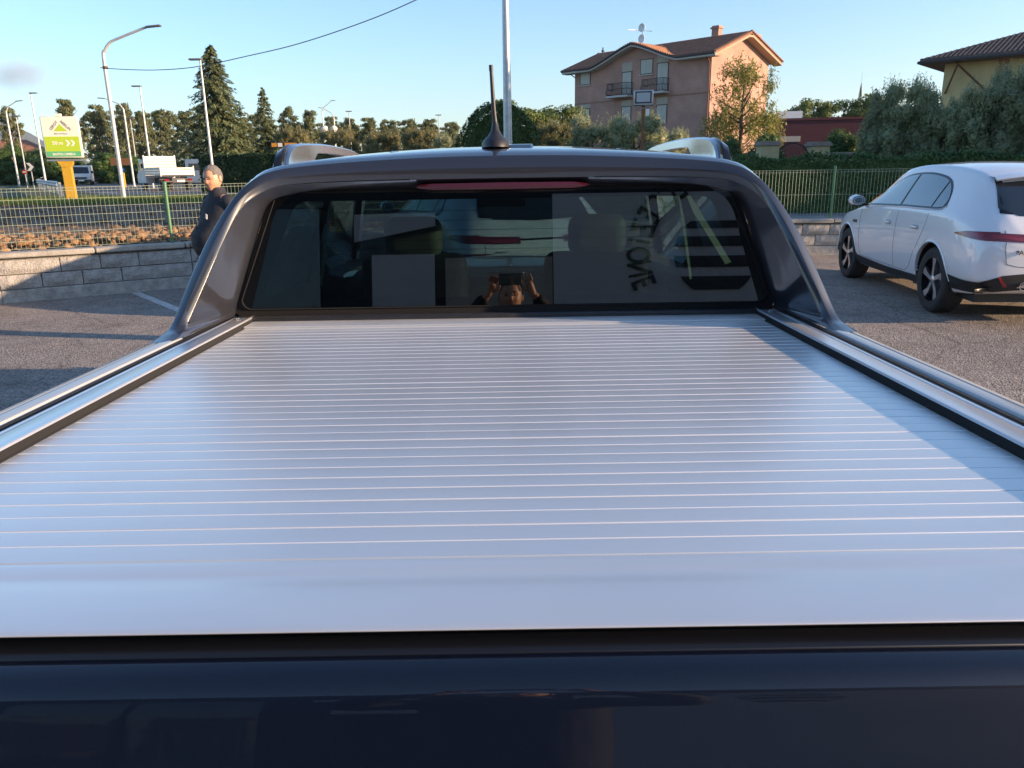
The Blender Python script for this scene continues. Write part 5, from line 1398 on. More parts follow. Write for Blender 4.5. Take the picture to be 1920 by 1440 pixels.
L_stone = leafmat('umbrella_pine', (0.053, 0.088, 0.021), (0.176, 0.220, 0.062), 0.30)

def conifer(n_lv, nbr, droop, up, spread, seed, nseg=9, leafs=.030, power=.8, base=.06):
    """unit height, unit half-width; layered drooping boughs"""
    P = []; N_ = []; A = []; S_ = []
    for lv in range(n_lv):
        t = base + (1 - base) * (lv / n_lv) ** .95
        for k in range(max(3, int(nbr * (1 - t * .55)))):
            a = rng.uniform(0, 2 * pi); Lb = (1 - t) ** power * rng.uniform(.70, 1.08) * spread + .015
            h0 = t + rng.uniform(-.5, .5) / n_lv
            rad = np.array([cos(a), sin(a)]); tan_ = np.array([-sin(a), cos(a)])
            for j in range(nseg):
                s = (j + rng.random()) / nseg
                s = s ** .75
                r = s * Lb; z = h0 + (up * s - droop * s * s) * Lb * .5
                for q in range(3):
                    side = rng.normal(0, .10 * Lb * (1.1 - s * .6))
                    P.append((rad[0] * r + tan_[0] * side, rad[1] * r + tan_[1] * side, z - abs(side) * .12 + rng.normal(0, .005)))
                    N_.append((rad[0] * .45 + rng.normal(0, .35), rad[1] * .45 + rng.normal(0, .35), .8)); sg = 1 if side > 0 else -1
                    A.append((rad[0] + tan_[0] * sg * .7, rad[1] + tan_[1] * sg * .7, -.25 + rng.normal(0, .2))); S_.append(leafs * rng.uniform(.6, 1.3) * (1 - .55 * t))
    P, N_, A, S_ = map(np.array, (P, N_, A, S_)); P[:, 2] = np.clip(P[:, 2], .02, 1.0)
    return P, N_, A, S_
def trunk_mesh(h, r0, r1, lean=0.0, limbs=0, spread=.3, z0=.3, z1=.85):
    b = MB(); b.tube([(0, 0, -.02), (lean * .3, 0, h * .35), (lean * .6, .01, h * .7), (lean, 0, h)], [r0, r0 * .8, (r0 + r1) / 2, r1], 8)
    for i in range(limbs):
        t = z0 + (z1 - z0) * i / max(1, limbs); a = rng.uniform(0, 6.28); l = spread * rng.uniform(.6, 1)
        b.tube([(lean * t, 0, t * h), (lean * t + cos(a) * l * .5, sin(a) * l * .5, t * h + .05), (lean * t + cos(a) * l, sin(a) * l, t * h + .12)], [r1 * 1.4, r1, r1 * .4], 5)
    me = b.mesh('trunk', smooth=True); me.materials.append(M_bark); return me
KINDS = {}
def add_kind(k, crown, trunk): KINDS[k] = (crown, trunk)
P, N_, A, S_ = conifer(40, 24, .55, .25, .5, 1, 12, .030, .74, .04)
add_kind('big_fir', kind_mesh('crown', P, N_, S_, .36, L_fir, A), trunk_mesh(.97, .022, .003))
P, N_, A, S_ = conifer(28, 17, .35, .45, .5, 2, 9, .042, .78, .04)
add_kind('fir', kind_mesh('crown', P, N_, S_, .34, L_fir, A), trunk_mesh(.97, .02, .004))
def clump_kind(k, nc, n, rmin, rmax, zlo, zhi, prof, lsize, asp, m, flat=.8, shell=.55, tr=(.6, .025, .01, 0, 8, .3), outward=.9, upb=.25, core=.0, wisps=0):
    C, R = crown_clumps(nc, rmin, rmax, zlo, zhi, prof, flat); P, d, kk = clump_pts(n, C, R, shell)
    N_ = d * outward + rng.normal(0, .5, d.shape) + np.array([0, 0, upb]); S_ = lsize * rng.uniform(.6, 1.35, n); AL = rng.normal(size=(n, 3))
    if wisps:
        ix = rng.choice(n, wisps); Pw = []; Nw = []; Aw = []; Sw = []
        for i in ix:
            p = P[i].copy(); g = np.array([rng.normal(0, .35), rng.normal(0, .35), 1.0]); g /= np.linalg.norm(g); L_ = rng.uniform(.03, .10)
            for j in range(8):
                q = p + g * L_ * j / 7; Pw.append(q + rng.normal(0, .004, 3)); Nw.append(rng.normal(size=3)); Aw.append(g + rng.normal(0, .6, 3)); Sw.append(lsize * .9)
        P = np.concatenate([P, Pw]); N_ = np.concatenate([N_, Nw]); AL = np.concatenate([AL, Aw]); S_ = np.concatenate([S_, Sw])
    P[:, 2] = np.clip(P[:, 2], .0, 1.08)
    V, F = leaf_quads(P, unit(N_), S_, asp, AL)
    me = fast_mesh('crown', V, F, m)
    if core:                                                     # leafy mass deep inside, so that little light passes
        V2 = []; F2 = []
        for i in range(nc):
            F2.append(IF + len(V2) * len(IV)); V2.append(IV * (1 + rng.normal(0, .12, (len(IV), 1))) * R[i] * core + C[i])
        b = bmesh.new(); b.from_mesh(me); t = fast_mesh('t', np.concatenate(V2), np.concatenate(F2), m); b.from_mesh(t); b.to_mesh(me); b.free(); bpy.data.meshes.remove(t)
    add_kind(k, me, trunk_mesh(tr[0], tr[1], tr[2], tr[3], tr[4], tr[5]))
ell = lambda c: (lambda t: c * sqrt(max(.02, 1 - (2 * t - 1) ** 2)))
rag = lambda t: .36 * (1 - .55 * t) * (0.6 + .4 * min(1, t * 4))
for i in range(3):
    clump_kind('pine%d' % i, 120, 9000, .035, .10, .10, .96, lambda t: .44 * (1.0 - .55 * t) * (.75 + .25 * sin(11 * t + 2 * i)), .018, .42, L_pine, .40, .2, (.95, .018, .006, 0, 14, .32))
for i in range(2):
    clump_kind('stone_pine%d' % i, 34, 9000, .09, .17, .34, .92, lambda t: .42 * sqrt(max(.05, 1 - t * t * .75)), .017, .5, L_stone, .62, .72, (.7, .03, .012, .02, 7, .3), core=.55)
for i in range(3):
    clump_kind('olive%d' % i, 130, 24000, .055, .105, .05, .90, lambda t: .42 * (1 - .35 * t * t), .016, .28, L_olive, 1.1, .2, (.7, .03, .008, 0, 8, .25), core=.5, wisps=1000)
clump_kind('olive_sunlit', 110, 18000, .055, .10, .06, .88, lambda t: .42 * (1 - .3 * t), .017, .30, L_olive_lit, 1.1, .2, (.7, .03, .008, 0, 8, .25), core=.5, wisps=1000)
for i in range(2):
    clump_kind('laurel%d' % i, 55, 12000, .10, .17, .05, .90, lambda t: .40 * sqrt(max(.1, 1 - t * t)), .018, .5, L_laurel, .9, .7, (.6, .03, .01, 0, 5, .2), core=.6)
clump_kind('ash', 90, 11500, .05, .11, .16, .95, lambda t: .40 * (1 - .25 * abs(t - .4) - .35 * t * t), .014, .34, L_ash, 1.0, .25, (.85, .022, .006, .03, 16, .30), wisps=500)
# broad ivy-like dome
n = 30000; u = rng.random(n); th = rng.uniform(0, 2 * pi, n); ph_ = np.arccos(rng.random(n) ** .75)
rad = .48 * (1 + .05 * np.sin(5 * th + 6 * ph_) + .04 * np.sin(11 * th) + rng.normal(0, .018, n))
P = np.stack([rad * np.sin(ph_) ** .8 * np.cos(th), rad * np.sin(ph_) ** .8 * np.sin(th), .97 * np.cos(ph_) * (1 + .03 * np.sin(7 * th)) + rng.normal(0, .012, n)], 1)
d = unit(P * np.array([1, 1, .6])); dm = kind_mesh('crown', P, d + rng.normal(0, .45, d.shape), .012 * rng.uniform(.6, 1.4, n), .6, L_ivy)
bm = bmesh.new(); bm.from_mesh(dm); r_ = bmesh.ops.create_uvsphere(bm, u_segments=20, v_segments=12, radius=.45)
for v in r_['verts']: v.co.z = max(0, v.co.z * 2.0)
bm.to_mesh(dm); bm.free(); add_kind('dome', dm, trunk_mesh(.5, .03, .01))
# cypress
n = 5000; t = rng.random(n); th = rng.uniform(0, 2 * pi, n); w = .5 * np.sin(np.clip(t * 1.02 + .08, 0, 1) * pi) ** .6 * (1 - t) ** .45 * (1 + rng.normal(0, .1, n))
P = np.stack([w * np.cos(th), w * np.sin(th), t], 1); add_kind('cypress', kind_mesh('crown', P, np.stack([np.cos(th), np.sin(th), .3 + 0 * t], 1) + rng.normal(0, .3, (n, 3)), .018 * rng.uniform(.6, 1.3, n), .4, L_fir, np.stack([rng.normal(0, .3, n), rng.normal(0, .3, n), np.ones(n)], 1)), trunk_mesh(.6, .03, .01))

def plant(kind, px, D, ytop, wpx, label, cat='tree', group=None, name=None, rz=None, base=TZ):
    p = site(px, ytop, D); H = p.z - base; Wd = wpx / 1450 * D
    r = empty(name or 'tree', (p.x, D, base), rng.uniform(0, 6.28) if rz is None else rz, label, cat, group)
    cm, tm = KINDS[kind]
    r.scale = (Wd, Wd, H)
    link('crown', cm, None, r); link('trunk', tm, None, r)
    return r
PT = 'pines in the tree line beyond the road'
plant('pine0', 12, 96, 196, 75, 'dark pine at the left edge of the picture behind tall lamp posts', group=PT, name='pine_tree')
plant('pine1', 118, 100, 181, 84, 'dense pine rising behind the green and white billboard', group=PT, name='pine_tree')
plant('pine2', 176, 104, 193, 66, 'pine just right of the billboard, before the nearest curved lamp post', group=PT, name='pine_tree')
plant('pine0', 228, 102, 189, 70, 'pine right behind the nearest curved lamp post', group=PT, name='pine_tree', rz=2.0)
plant('pine1', 262, 106, 204, 60, 'narrow pine between two straight lamp posts', group=PT, name='pine_tree', rz=4.0)
plant('pine2', 305, 103, 203, 74, 'pine touching the left side of the big fir', group=PT, name='pine_tree', rz=1.0)
plant('big_fir', 392, 78, 84, 176, 'tallest dark fir with drooping boughs behind the tipper truck', 'tree', name='fir_tree')
plant('fir', 491, 82, 163, 84, 'second, slimmer fir right of the tallest fir', 'tree', name='fir_tree')
for i, (px, yt, w, lb) in enumerate([(539, 197, 62, 'small pine right of the slim fir'), (579, 203, 54, 'small pine above the left roof rail end'), (620, 216, 44, 'small far pine left of the twin street lamps'), (655, 218, 52, 'far pine by the twin street lamps'), (690, 217, 54, 'far pine above the front of the left roof rail'), (726, 222, 46, 'far pine second right of the roof rail'), (766, 220, 58, 'broad far pine midway between roof rail and aerial'), (806, 220, 60, 'far pine with a lamp standing above it'), (845, 228, 48, 'last far pine left of the round green dome')]):
    plant('pine%d' % (i % 3), px, 128 if i > 1 else 100, yt, w * 1.25, lb, group='small far pines along the horizon', name='pine_tree', rz=i * 1.3)
ORD = 'first second third fourth fifth sixth seventh eighth ninth tenth eleventh twelfth thirteenth fourteenth'.split()
for i in range(14):
    px = 165 + i * 26; plant('pine%d' % (i % 3), px, 140 + 9 * (i % 3), [206, 212, 204, 216, 208][i % 5] + (6 if i > 9 else 0), 78, ORD[i] + ' dark pine from the left in the back row of the tree line', group='back row of pines', name='pine_tree', rz=i * 2.2)
for i in range(13):
    px = 545 + i * 25; plant('pine%d' % (i % 3), px, 160 + 8 * (i % 3), [226, 232, 229, 236][i % 4], 70, ORD[i] + ' small hazy pine from the left along the horizon', group='back row of far pines', name='pine_tree', rz=i * 1.7)
for i, (px, yt, w, D, k, lb) in enumerate([(548, 236, 90, 40, 'olive_sunlit', 'sunlit olive bush over the orange road sign'), (628, 236, 110, 38, 'olive_sunlit', 'sunlit olive bush behind the left roof rail'), (716, 240, 110, 37, 'olive_sunlit', 'sunlit olive bush right of the left roof rail'), (790, 236, 100, 36, 'olive_sunlit', 'sunlit olive bush midway to the aerial'), (846, 246, 90, 35, 'olive0', 'grey olive bush touching the left of the round dome')]):
    plant(k, px, D, yt, w, lb, 'bush', 'olive bushes along the field', 'olive_bush', rz=i * 2.1)
plant('dome', 934, 30, 192, 176, 'large smooth green dome-shaped bush behind the aerial', 'bush', name='dome_bush', rz=.4)
plant('stone_pine0', 968, 64, 181, 160, 'umbrella pine rising just behind the dome bush', name='umbrella_pine'); plant('stone_pine1', 1050, 66, 194, 130, 'umbrella pine between the dome bush and the brick house', name='umbrella_pine')
for i, (px, yt, w, D, k, lb) in enumerate([(1045, 224, 120, 33, 'olive_sunlit', 'pale olive bush right of the dome bush'), (1112, 208, 150, 31, 'olive1', 'grey olive bush under the left windows of the brick house'), (1190, 206, 150, 30, 'olive2', 'grey olive bush behind the floodlight post'), (1256, 238, 110, 31, 'olive0', 'low olive bush right of the floodlight post')]):
    plant(k, px, D, yt, w, lb, 'bush', 'olive bushes before the brick house', 'olive_bush', rz=i * 1.7)
plant('ash', 1398, 36, 112, 190, 'yellow-green loose tree before the sunlit gable of the brick house', name='ash_tree', rz=1.1)
for i, (px, yt, w, D, lb) in enumerate([(1362, 255, 110, 29, 'dark green shrub above the right roof rail'), (1440, 246, 90, 30, 'dark green shrub left of the gate'), (1580, 240, 120, 29, 'bright laurel shrub right of the gate'), (1640, 248, 90, 28, 'dark laurel shrub at the foot of the olive hedge')]):
    plant('laurel%d' % (i % 2), px, D, yt, w, lb, 'shrub', 'laurel shrubs around the gate', 'laurel_shrub', rz=i * 1.9)
for i, (px, yt, w, lb) in enumerate([(1500, 182, 90, 'umbrella pine far behind, right of the brick house'), (1552, 184, 90, 'umbrella pine far behind, over the red building'), (1606, 180, 90, 'umbrella pine far behind, below the cypress'), (1656, 170, 110, 'umbrella pine far behind, left of the olive hedge')]):
    plant('stone_pine%d' % (i % 2), px, 112, yt, w, lb, group='umbrella pines behind the red building', name='umbrella_pine', rz=i * 1.1)
plant('cypress', 1617, 116, 138, 17, 'lone slim cypress on the skyline', name='cypress_tree')
for i, (px, yt, w, D, lb) in enumerate([(1668, 205, 120, 27.5, 'low grey olive bush filling the left end of the high hedge'), (1745, 190, 150, 26.5, 'grey olive tree second from the left in the high hedge'), (1700, 140, 170, 27, 'tall grey olive tree at the left end of the high hedge'), (1790, 172, 170, 26, 'grey olive tree below the cream house wall'), (1862, 150, 180, 25, 'grey olive tree in the high hedge above the white SUV roof'), (1925, 112, 180, 25.5, 'tallest grey olive tree at the right edge of the picture'), (2010, 120, 190, 25, 'grey olive tree cut by the right edge of the picture')]):
    plant('olive%d' % (i % 3), px, D, yt, w, lb, 'tree', 'olive trees of the high hedge', 'olive_tree', rz=i * 2.3)
for i, (px, yt, w, D, lb) in enumerate([(15, 268, 90, 92, 'low dark bush at the left edge below the shed'), (75, 276, 90, 90, 'low dark bush behind the chevron sign'), (112, 270, 80, 94, 'low dark bush behind the billboard post'), (196, 284, 80, 92, 'low bush behind the white van'), (240, 288, 70, 88, 'low bush left of the tipper truck')]):
    plant('laurel%d' % (i % 2), px, D, yt, w, lb, 'bush', 'bushes beyond the road', 'roadside_bush', rz=i * 1.2)

# hedges: clipped boxes of leaves on a woody core
def hedge(name, label, path, w, h, m, dens, ls, wob=.05, z=TZ, asp=.55):
    P = []; N_ = []
    core = MB(); rows = []
    Lt = 0
    for i in range(len(path) - 1):
        a = np.array(path[i]); c = np.array(path[i + 1]); t = c - a; L_ = np.linalg.norm(t); t = t / L_; nn = np.array([-t[1], t[0]])
        n = int(L_ * (2 * h + w) * dens)
        u = rng.random(n) * L_; q = rng.random(n) * (2 * h + w)
        for uu, qq in zip(u, q):
            if qq < h: off, zz, no = -w / 2, qq, (-nn[0], -nn[1], .1)
            elif qq < 2 * h: off, zz, no = w / 2, qq - h, (nn[0], nn[1], .1)
            else: off, zz, no = -w / 2 + (qq - 2 * h), h, (0, 0, 1)
            bump_ = wob * (sin(uu * 2.3 + zz * 3) + sin(uu * 5.1 - zz * 4.0) * .6 + rng.normal(0, .8))
            px_ = a + t * uu + nn * (off + (bump_ if no[2] < .5 else 0) * (1 if off > 0 else -1)); P.append((px_[0], px_[1], z + zz + (bump_ if no[2] > .5 else 0))); N_.append(no)
        rows.append([(a[0] - nn[0] * w * .42, a[1] - nn[1] * w * .42, z), (a[0] - nn[0] * w * .42, a[1] - nn[1] * w * .42, z + h * .94), (a[0] + nn[0] * w * .42, a[1] + nn[1] * w * .42, z + h * .94), (a[0] + nn[0] * w * .42, a[1] + nn[1] * w * .42, z)])
        Lt += L_
    c_ = np.array(path[-1]); rows.append([(c_[0] - nn[0] * w * .42, c_[1] - nn[1] * w * .42, z), (c_[0] - nn[0] * w * .42, c_[1] - nn[1] * w * .42, z + h * .94), (c_[0] + nn[0] * w * .42, c_[1] + nn[1] * w * .42, z + h * .94), (c_[0] + nn[0] * w * .42, c_[1] + nn[1] * w * .42, z)])
    P = np.array(P); N_ = unit(np.array(N_) + rng.normal(0, .55, (len(P), 3)))
    V, F = leaf_quads(P, N_, ls * rng.uniform(.6, 1.4, len(P)), asp)
    r = empty(name, (float(np.mean([p[0] for p in path])), float(np.mean([p[1] for p in path])), z), 0, label, 'hedge')
    V = V - np.array(r.location)
    link('foliage', fast_mesh('foliage', V, F, m), None, r)
    core.grid(rows); o = core.build('core', m, r); 
    for v in o.data.vertices: v.co -= Vector(r.location)
    return r
hedge('low_hedge', 'low dark green clipped hedge running behind the right fence', [(-1.5, 20.3), (6, 19.6), (14, 18.2), (22, 17.2)], 1.0, 1.27, L_laurel, 650, .040, .05)
hedge('clipped_hedge', 'dark straight clipped hedge behind the standing man', [(-17.5, 46.5), (-6, 44.0), (4, 43)], 1.4, 2.05, L_hedge, 330, .07, .035)
hedge('clipped_hedge', 'dark hedge far left below the brown shed', [(-78, 112), (-56, 112)], 2, 2.2, L_hedge, 60, .16, .1)
hedge('shade_hedge', 'unseen tall hedge added past the right edge to shade the field and low hedge', [(21, 11.6), (20, 16), (18.6, 26)], 2.4, 7.6, L_hedge, 60, .13, .18)  # out of view, added to throw shade over the field and low hedge
# grass verge between field and road
n = 26000
P = np.stack([rng.uniform(-26, 0, n), rng.uniform(30.5, 39.2, n), np.full(n, TZ + .06)], 1)
V, F = leaf_quads(P, unit(rng.normal(0, 1, (n, 3)) * np.array([1, 1, .2])), rng.uniform(.05, .12, n), .18, np.stack([rng.normal(0, .3, n), rng.normal(0, .3, n), np.ones(n)], 1))
tag(link('verge_grass', fast_mesh('verge_grass', V, F, leafmat('grass_blades', (0.080, 0.128, 0.024), (0.192, 0.240, 0.064), 0.45))), 'green grass verge between the ploughed field and the road', 'grass', kind='stuff')
# ------------------------------------------------------------------ street lamps, signs, cable
def lamp(px, D, ybase, ytop, label, head='flat', r0=.085, reach=0.0, rise=0.0, dirx=1, zb=TZ, lean=0.0, m=None):
    p = site(px, ytop, D); H = p.z - zb
    r = empty('street_lamp', (p.x, D, zb), 0, label, 'street lamp', 'street lamps beyond the field'); m = m or M_lamppost
    b = MB()
    if head == 'curved':
        pts = [(0, 0, 0), (0, 0, H * .5), (0, 0, H * .86), (dirx * .10, 0, H * .91), (dirx * .35, 0, H * .955), (dirx * .75, 0, H * .98), (dirx * reach, 0, H + rise)]
        b.tube(catmull(pts, 4), [r0 * (1 - .5 * min(1, i / 18)) for i in range(25)], 10)
        hd = MB(); hd.box((dirx * (reach + .28), 0, H + rise + .02), (.62, .22, .07), Matrix.Rotation(-dirx * .08, 3, 'Y'))
    elif head == 'flat':
        b.tube([(0, 0, 0), (0, 0, H)], [r0, r0 * .55], 10); hd = MB(); hd.box((dirx * .24, 0, H + .02), (.66, .26, .09))
    else:
        b.tube([(0, 0, 0), (0, 0, H)], [r0, r0 * .55], 8); hd = MB(); hd.box((0, 0, H + .02), (.9, .3, .12))
    b.build('post', m, r, smooth=True); hd.build('lamp_head', mat('lamp_head_grey', (.12, .12, .125), .5), r, bevel=.02)
    c = MB(); c.tube([(0, 0, -.02), (0, 0, .10)], r0 * 1.5, 10); c.build('base_collar', M_coping, r)
    return r
l1 = lamp(188, 36, 372, 66, 'nearest tall lamp post with a curved arm, carrying the cable', 'curved', .10, 2.05, .30)
c = MB(); c.lathe([(.0, .09), (.11, .05), (.11, -.05), (0, -.09)], 10, 'z', (0.01, 0, site(188, 127, 36).z - TZ)); c.build('cable_clamp', M_wood, l1)
lamp(375, 44, 0, 112, 'straight lamp post standing in front of the tallest fir', 'flat', .085, dirx=-1)
lamp(262, 60, 0, 162, 'straight lamp post between the curved lamp and the tallest fir', 'flat', .09, dirx=-1)
lamp(57, 72, 0, 175, 'straight flat-headed lamp post left of the billboard', 'flat', .10, dirx=1)
lamp(229, 68, 0, 187, 'curved lamp post just right of the nearest one, arm to the left', 'curved', .09, 1.4, .12, -1)
lamp(8, 80, 0, 192, 'curved lamp post at the left edge of the picture', 'curved', .10, 1.2, .1, 1)
lamp(30, 88, 0, 218, 'thin straight lamp post second from the left edge', 'plain', .08)
lamp(244, 92, 0, 222, 'thin far lamp post below the arm of the curved one', 'plain', .08)
lamp(603, 118, 0, 194, 'far curved street lamp, left of the twin lamps over the roof rail', 'curved', .10, 1.4, .35, 1)
lamp(625, 122, 0, 206, 'far curved street lamp, right of the twin lamps over the roof rail', 'curved', .10, 1.6, .3, -1)
lamp(654, 120, 0, 209, 'far flat lamp above the pines over the roof rail', 'plain', .10)
lamp(822, 125, 0, 216, 'far lamp barely above the pines left of the dome bush', 'plain', .10)
for px, lb in ((609, 'left of two pale globe lamps before the far pines'), (626, 'right of two pale globe lamps before the far pines')):
    p = site(px, 244, 60); r = empty('globe_lamp', (p.x, 60, TZ), 0, lb, 'lamp', 'globe lamps'); b = MB(); b.lathe([(0, .32)] + [(.32 * sin(a), .32 * cos(a)) for a in np.linspace(.2, pi - .2, 8)] + [(0, -.32)], 12, 'z', (0, 0, p.z - TZ)); b.build('globe', mat('opal_globe', (.72, .68, .60), .4), r, smooth=True)
    b = MB(); b.tube([(0, 0, 0), (0, 0, p.z - TZ - .3)], .05, 6); b.build('post', M_lamppost, r)
cab = MB(); cp = catmull([tuple(site(x, y, d)) for x, y, d in ((188, 127, 36), (240, 130.5, 35), (300, 131, 33.8), (370, 125, 32.4), (460, 106, 30.8), (560, 82, 29.2), (680, 42, 27.6), (780, 0, 26.4), (945, -80, 25))], 6)
cab.tube(cp, .016, 5); tag(cab.build('overhead_cable', mat('cable_sheath', (.05, .06, .07), .6)), 'dark overhead cable sagging from the curved lamp post', 'cable')
p = site(950, 150, 25); ms = empty('steel_mast', (p.x + .01, 25, TZ), 0, 'tall tapering steel mast rising behind the truck roof', 'mast')
b = MB(); b.tube([(0, 0, 0), (0, 0, 3.2), (-.02, 0, 8.6)], [.15, .125, .075], 14); b.build('pole', M_galv, ms, smooth=True)
b = MB(); b.box((0, 0, .02), (.5, .5, .05)); b.build('base_plate', M_galv, ms); b = MB(); b.tube([(0, 0, 1.9), (0, 0, 1.95)], .145, 14); b.build('band', M_lamppost, ms)

# billboard with a yellow post
bb = empty('billboard', (site(135, 370, 36).x, 36, TZ), radians(14), 'white and lime green billboard on a yellow post beside the road', 'billboard')
M_yel = mat('yellow_steel', (.52, .30, .02), .5, var=.1); M_lime = mat('lime_print', (.40, .54, .03), .5); M_bw = mat('billboard_white', (.76, .72, .60), .45); M_teal = mat('green_print', (.10, .40, .18), .5); M_grey = mat('grey_print', (.22, .22, .20), .5)
BZ0, BZ1, BWd = 1.86, 3.60, .76
b = MB(); b.box2((-BWd, -.09, BZ0), (BWd, .09, BZ1)); pan = b.build('panel', M_bw, bb, bevel=.04)
b = MB(); b.box2((-BWd + .07, -.097, BZ0 + .05), (BWd - .07, -.0905, BZ0 + .90)); b.build('lime_field', M_lime, pan)
b = MB(); b.box2((-BWd + .07, -.101, BZ0 + .05), (BWd - .07, -.0975, BZ0 + .27)); b.build('green_band', M_teal, pan)
b = MB(); b.raw([(-.28, -.096, BZ0 + 1.12), (.28, -.096, BZ0 + 1.12), (0, -.096, BZ0 + 1.42)], [(0, 1, 2)]); b.build('triangle', M_lime, pan)
def txt(s, size, x, z, m, par, y=-.106, rot=0.0, bold=.0, nm='lettering'):
    o = link(nm, text_mesh(s, size, .002, bold=bold), m, par); o.matrix_local = Matrix.Translation((x, y, z)) @ Matrix.Rotation(rot, 4, 'Y') @ Matrix.Rotation(pi / 2, 4, 'X'); return o
txt('LEROY', .155, -.235, BZ0 + 1.36, M_grey, pan, -.097, radians(-47), .004); txt('MERLIN', .150, .235, BZ0 + 1.36, M_grey, pan, -.097, radians(47), .004)
txt('Idee in Piazza', .10, 0, BZ0 + 1.02, M_grey, pan, -.097)
txt('50 m', .21, -.20, BZ0 + .62, M_bw, pan, -.100, 0, .006)
for k in (0, 1):
    b = MB(); x = .12 + k * .20; b.raw([(x, -.101, BZ0 + .75), (x + .1, -.101, BZ0 + .75), (x + .2, -.101, BZ0 + .62), (x + .1, -.101, BZ0 + .49), (x, -.101, BZ0 + .49), (x + .1, -.101, BZ0 + .62)], [(0, 1, 2, 5), (5, 2, 3, 4)]); b.build('arrow', M_bw, pan)
txt('BASTIA UMBRA', .135, 0, BZ0 + .15, M_bw, pan, -.104, 0, .004)
b = MB(); b.box2((-.10, -.1, BZ1), (.10, .1, BZ1 + .12)); b.build('top_lamp', M_bw, bb)
b = MB(); b.box2((-.20, -.13, 0), (.20, .13, 1.45)); b.prism([(-.20, 1.45), (.20, 1.45), (.36, 1.72), (-.36, 1.72)], 'y', -.13, .13); b.build('post', M_yel, bb, bevel=.015)
b = MB(); b.box2((-.72, -.15, 1.72), (.80, .15, 1.79)); b.build('cross_beam', M_galv, bb)

# road signs
def road_sign(px, D, ytop, ybot, label, build):
    p = site(px, ytop, D); q = site(px, ybot, D); r = empty('road_sign', (p.x, D, TZ), 0, label, 'road sign'); b = MB(); b.tube([(0, 0.06, 0), (0, .06, p.z - TZ)], .04, 8); b.build('post', M_galv, r, smooth=True); build(r, q.z - TZ, p.z - TZ); return r
M_sred = mat('sign_red', (.42, .02, .02), .4); M_sblue = mat('sign_blue', (.02, .09, .36), .4); M_sor = mat('sign_orange', (.62, .26, .02), .5); M_brn = mat('sign_brown', (.20, .09, .03), .5)
def chevron(r, z0, z1):
    b = MB(); w = (z1 - z0); b.box2((-w * .5, 0, z0), (w * .5, .03, z1)); o = b.build('board', M_black, r)
    b = MB(); b.raw([(-w * .45, -.006, z1 - .02), (0, -.006, z1 - .02), (w * .45, -.006, (z0 + z1) / 2), (0, -.006, z0 + .02), (-w * .45, -.006, z0 + .02), (0, -.006, (z0 + z1) / 2)], [(0, 1, 2, 5), (5, 2, 3, 4)]); b.build('chevron', M_bw, o)
road_sign(55, 62, 305, 321, 'white chevron sign at the bend left of the billboard', chevron)
def noentry(r, z0, z1):
    R_ = (z1 - z0) / 2; b = MB(); b.lathe([(0, 0), (R_, 0), (R_, .03), (0, .03)], 20, 'y', (0, 0, (z0 + z1) / 2)); o = b.build('disc', M_sred, r); b = MB(); b.box((0, -.006, (z0 + z1) / 2), (R_ * 1.5, .006, R_ * .38)); b.build('bar', M_bw, o)
road_sign(45, 70, 318, 327, 'small red no-entry disc left of the chevron sign', noentry)
def blue(r, z0, z1):
    R_ = (z1 - z0) / 2; b = MB(); b.lathe([(0, 0), (R_, 0), (R_, .03), (0, .03)], 20, 'y', (0, 0, (z0 + z1) / 2)); o = b.build('disc', M_sblue, r); b = MB(); b.raw([(-R_ * .5, -.006, z0 + R_ * .7), (R_ * .1, -.006, z0 + R_ * 1.4), (R_ * .5, -.006, z0 + R_ * 1.4), (R_ * .2, -.006, z0 + R_ * .6)], [(0, 1, 2, 3)]); b.build('arrow', M_bw, o)
    b = MB(); b.box2((-.1, -.08, 0), (.12, .1, z0 - .05)); b.build('yellow_marker', M_yel, r)
road_sign(228, 66, 314, 323, 'blue round traffic sign over a yellow marker behind the curved lamp', blue)
def brown(r, z0, z1):
    b = MB(); b.box2((-.9, 0, z0), (.9, .04, z1)); b.build('board', M_brn, r)
road_sign(224, 74, 296, 310, 'plain brown direction board behind the curved lamp', brown)
def orange(r, z0, z1):
    w = .62; b = MB(); b.box2((-w, 0, z0), (w, .04, z1)); o = b.build('board', M_black, r)
    b = MB(); b.raw([(-.02, -.004, z0 + .02), (w * .8, -.004, z0 + .02), (w * .98, -.004, (z0 + z1) / 2 - .01), (w * .8, -.004, z1 - .02), (-.02, -.004, z1 - .02)], [(0, 1, 2, 3, 4)]); b.build('arrow_field', M_sor, o)
    b = MB(); b.box2((-.60, -.004, z0 + .02), (-.36, -.001, z1 - .02)); b.build('orange_field', M_sor, o); b = MB(); b.box2((-.32, -.004, z0 + .02), (-.12, -.001, z1 - .02)); b.build('white_field', M_bw, o)
    b = MB(); b.tube([(.4, .06, 0), (.4, .06, z1)], .04, 8); b.build('second_post', M_galv, r)
road_sign(534, 36, 267, 276, 'small black and orange arrow sign left of the roof rail', orange)
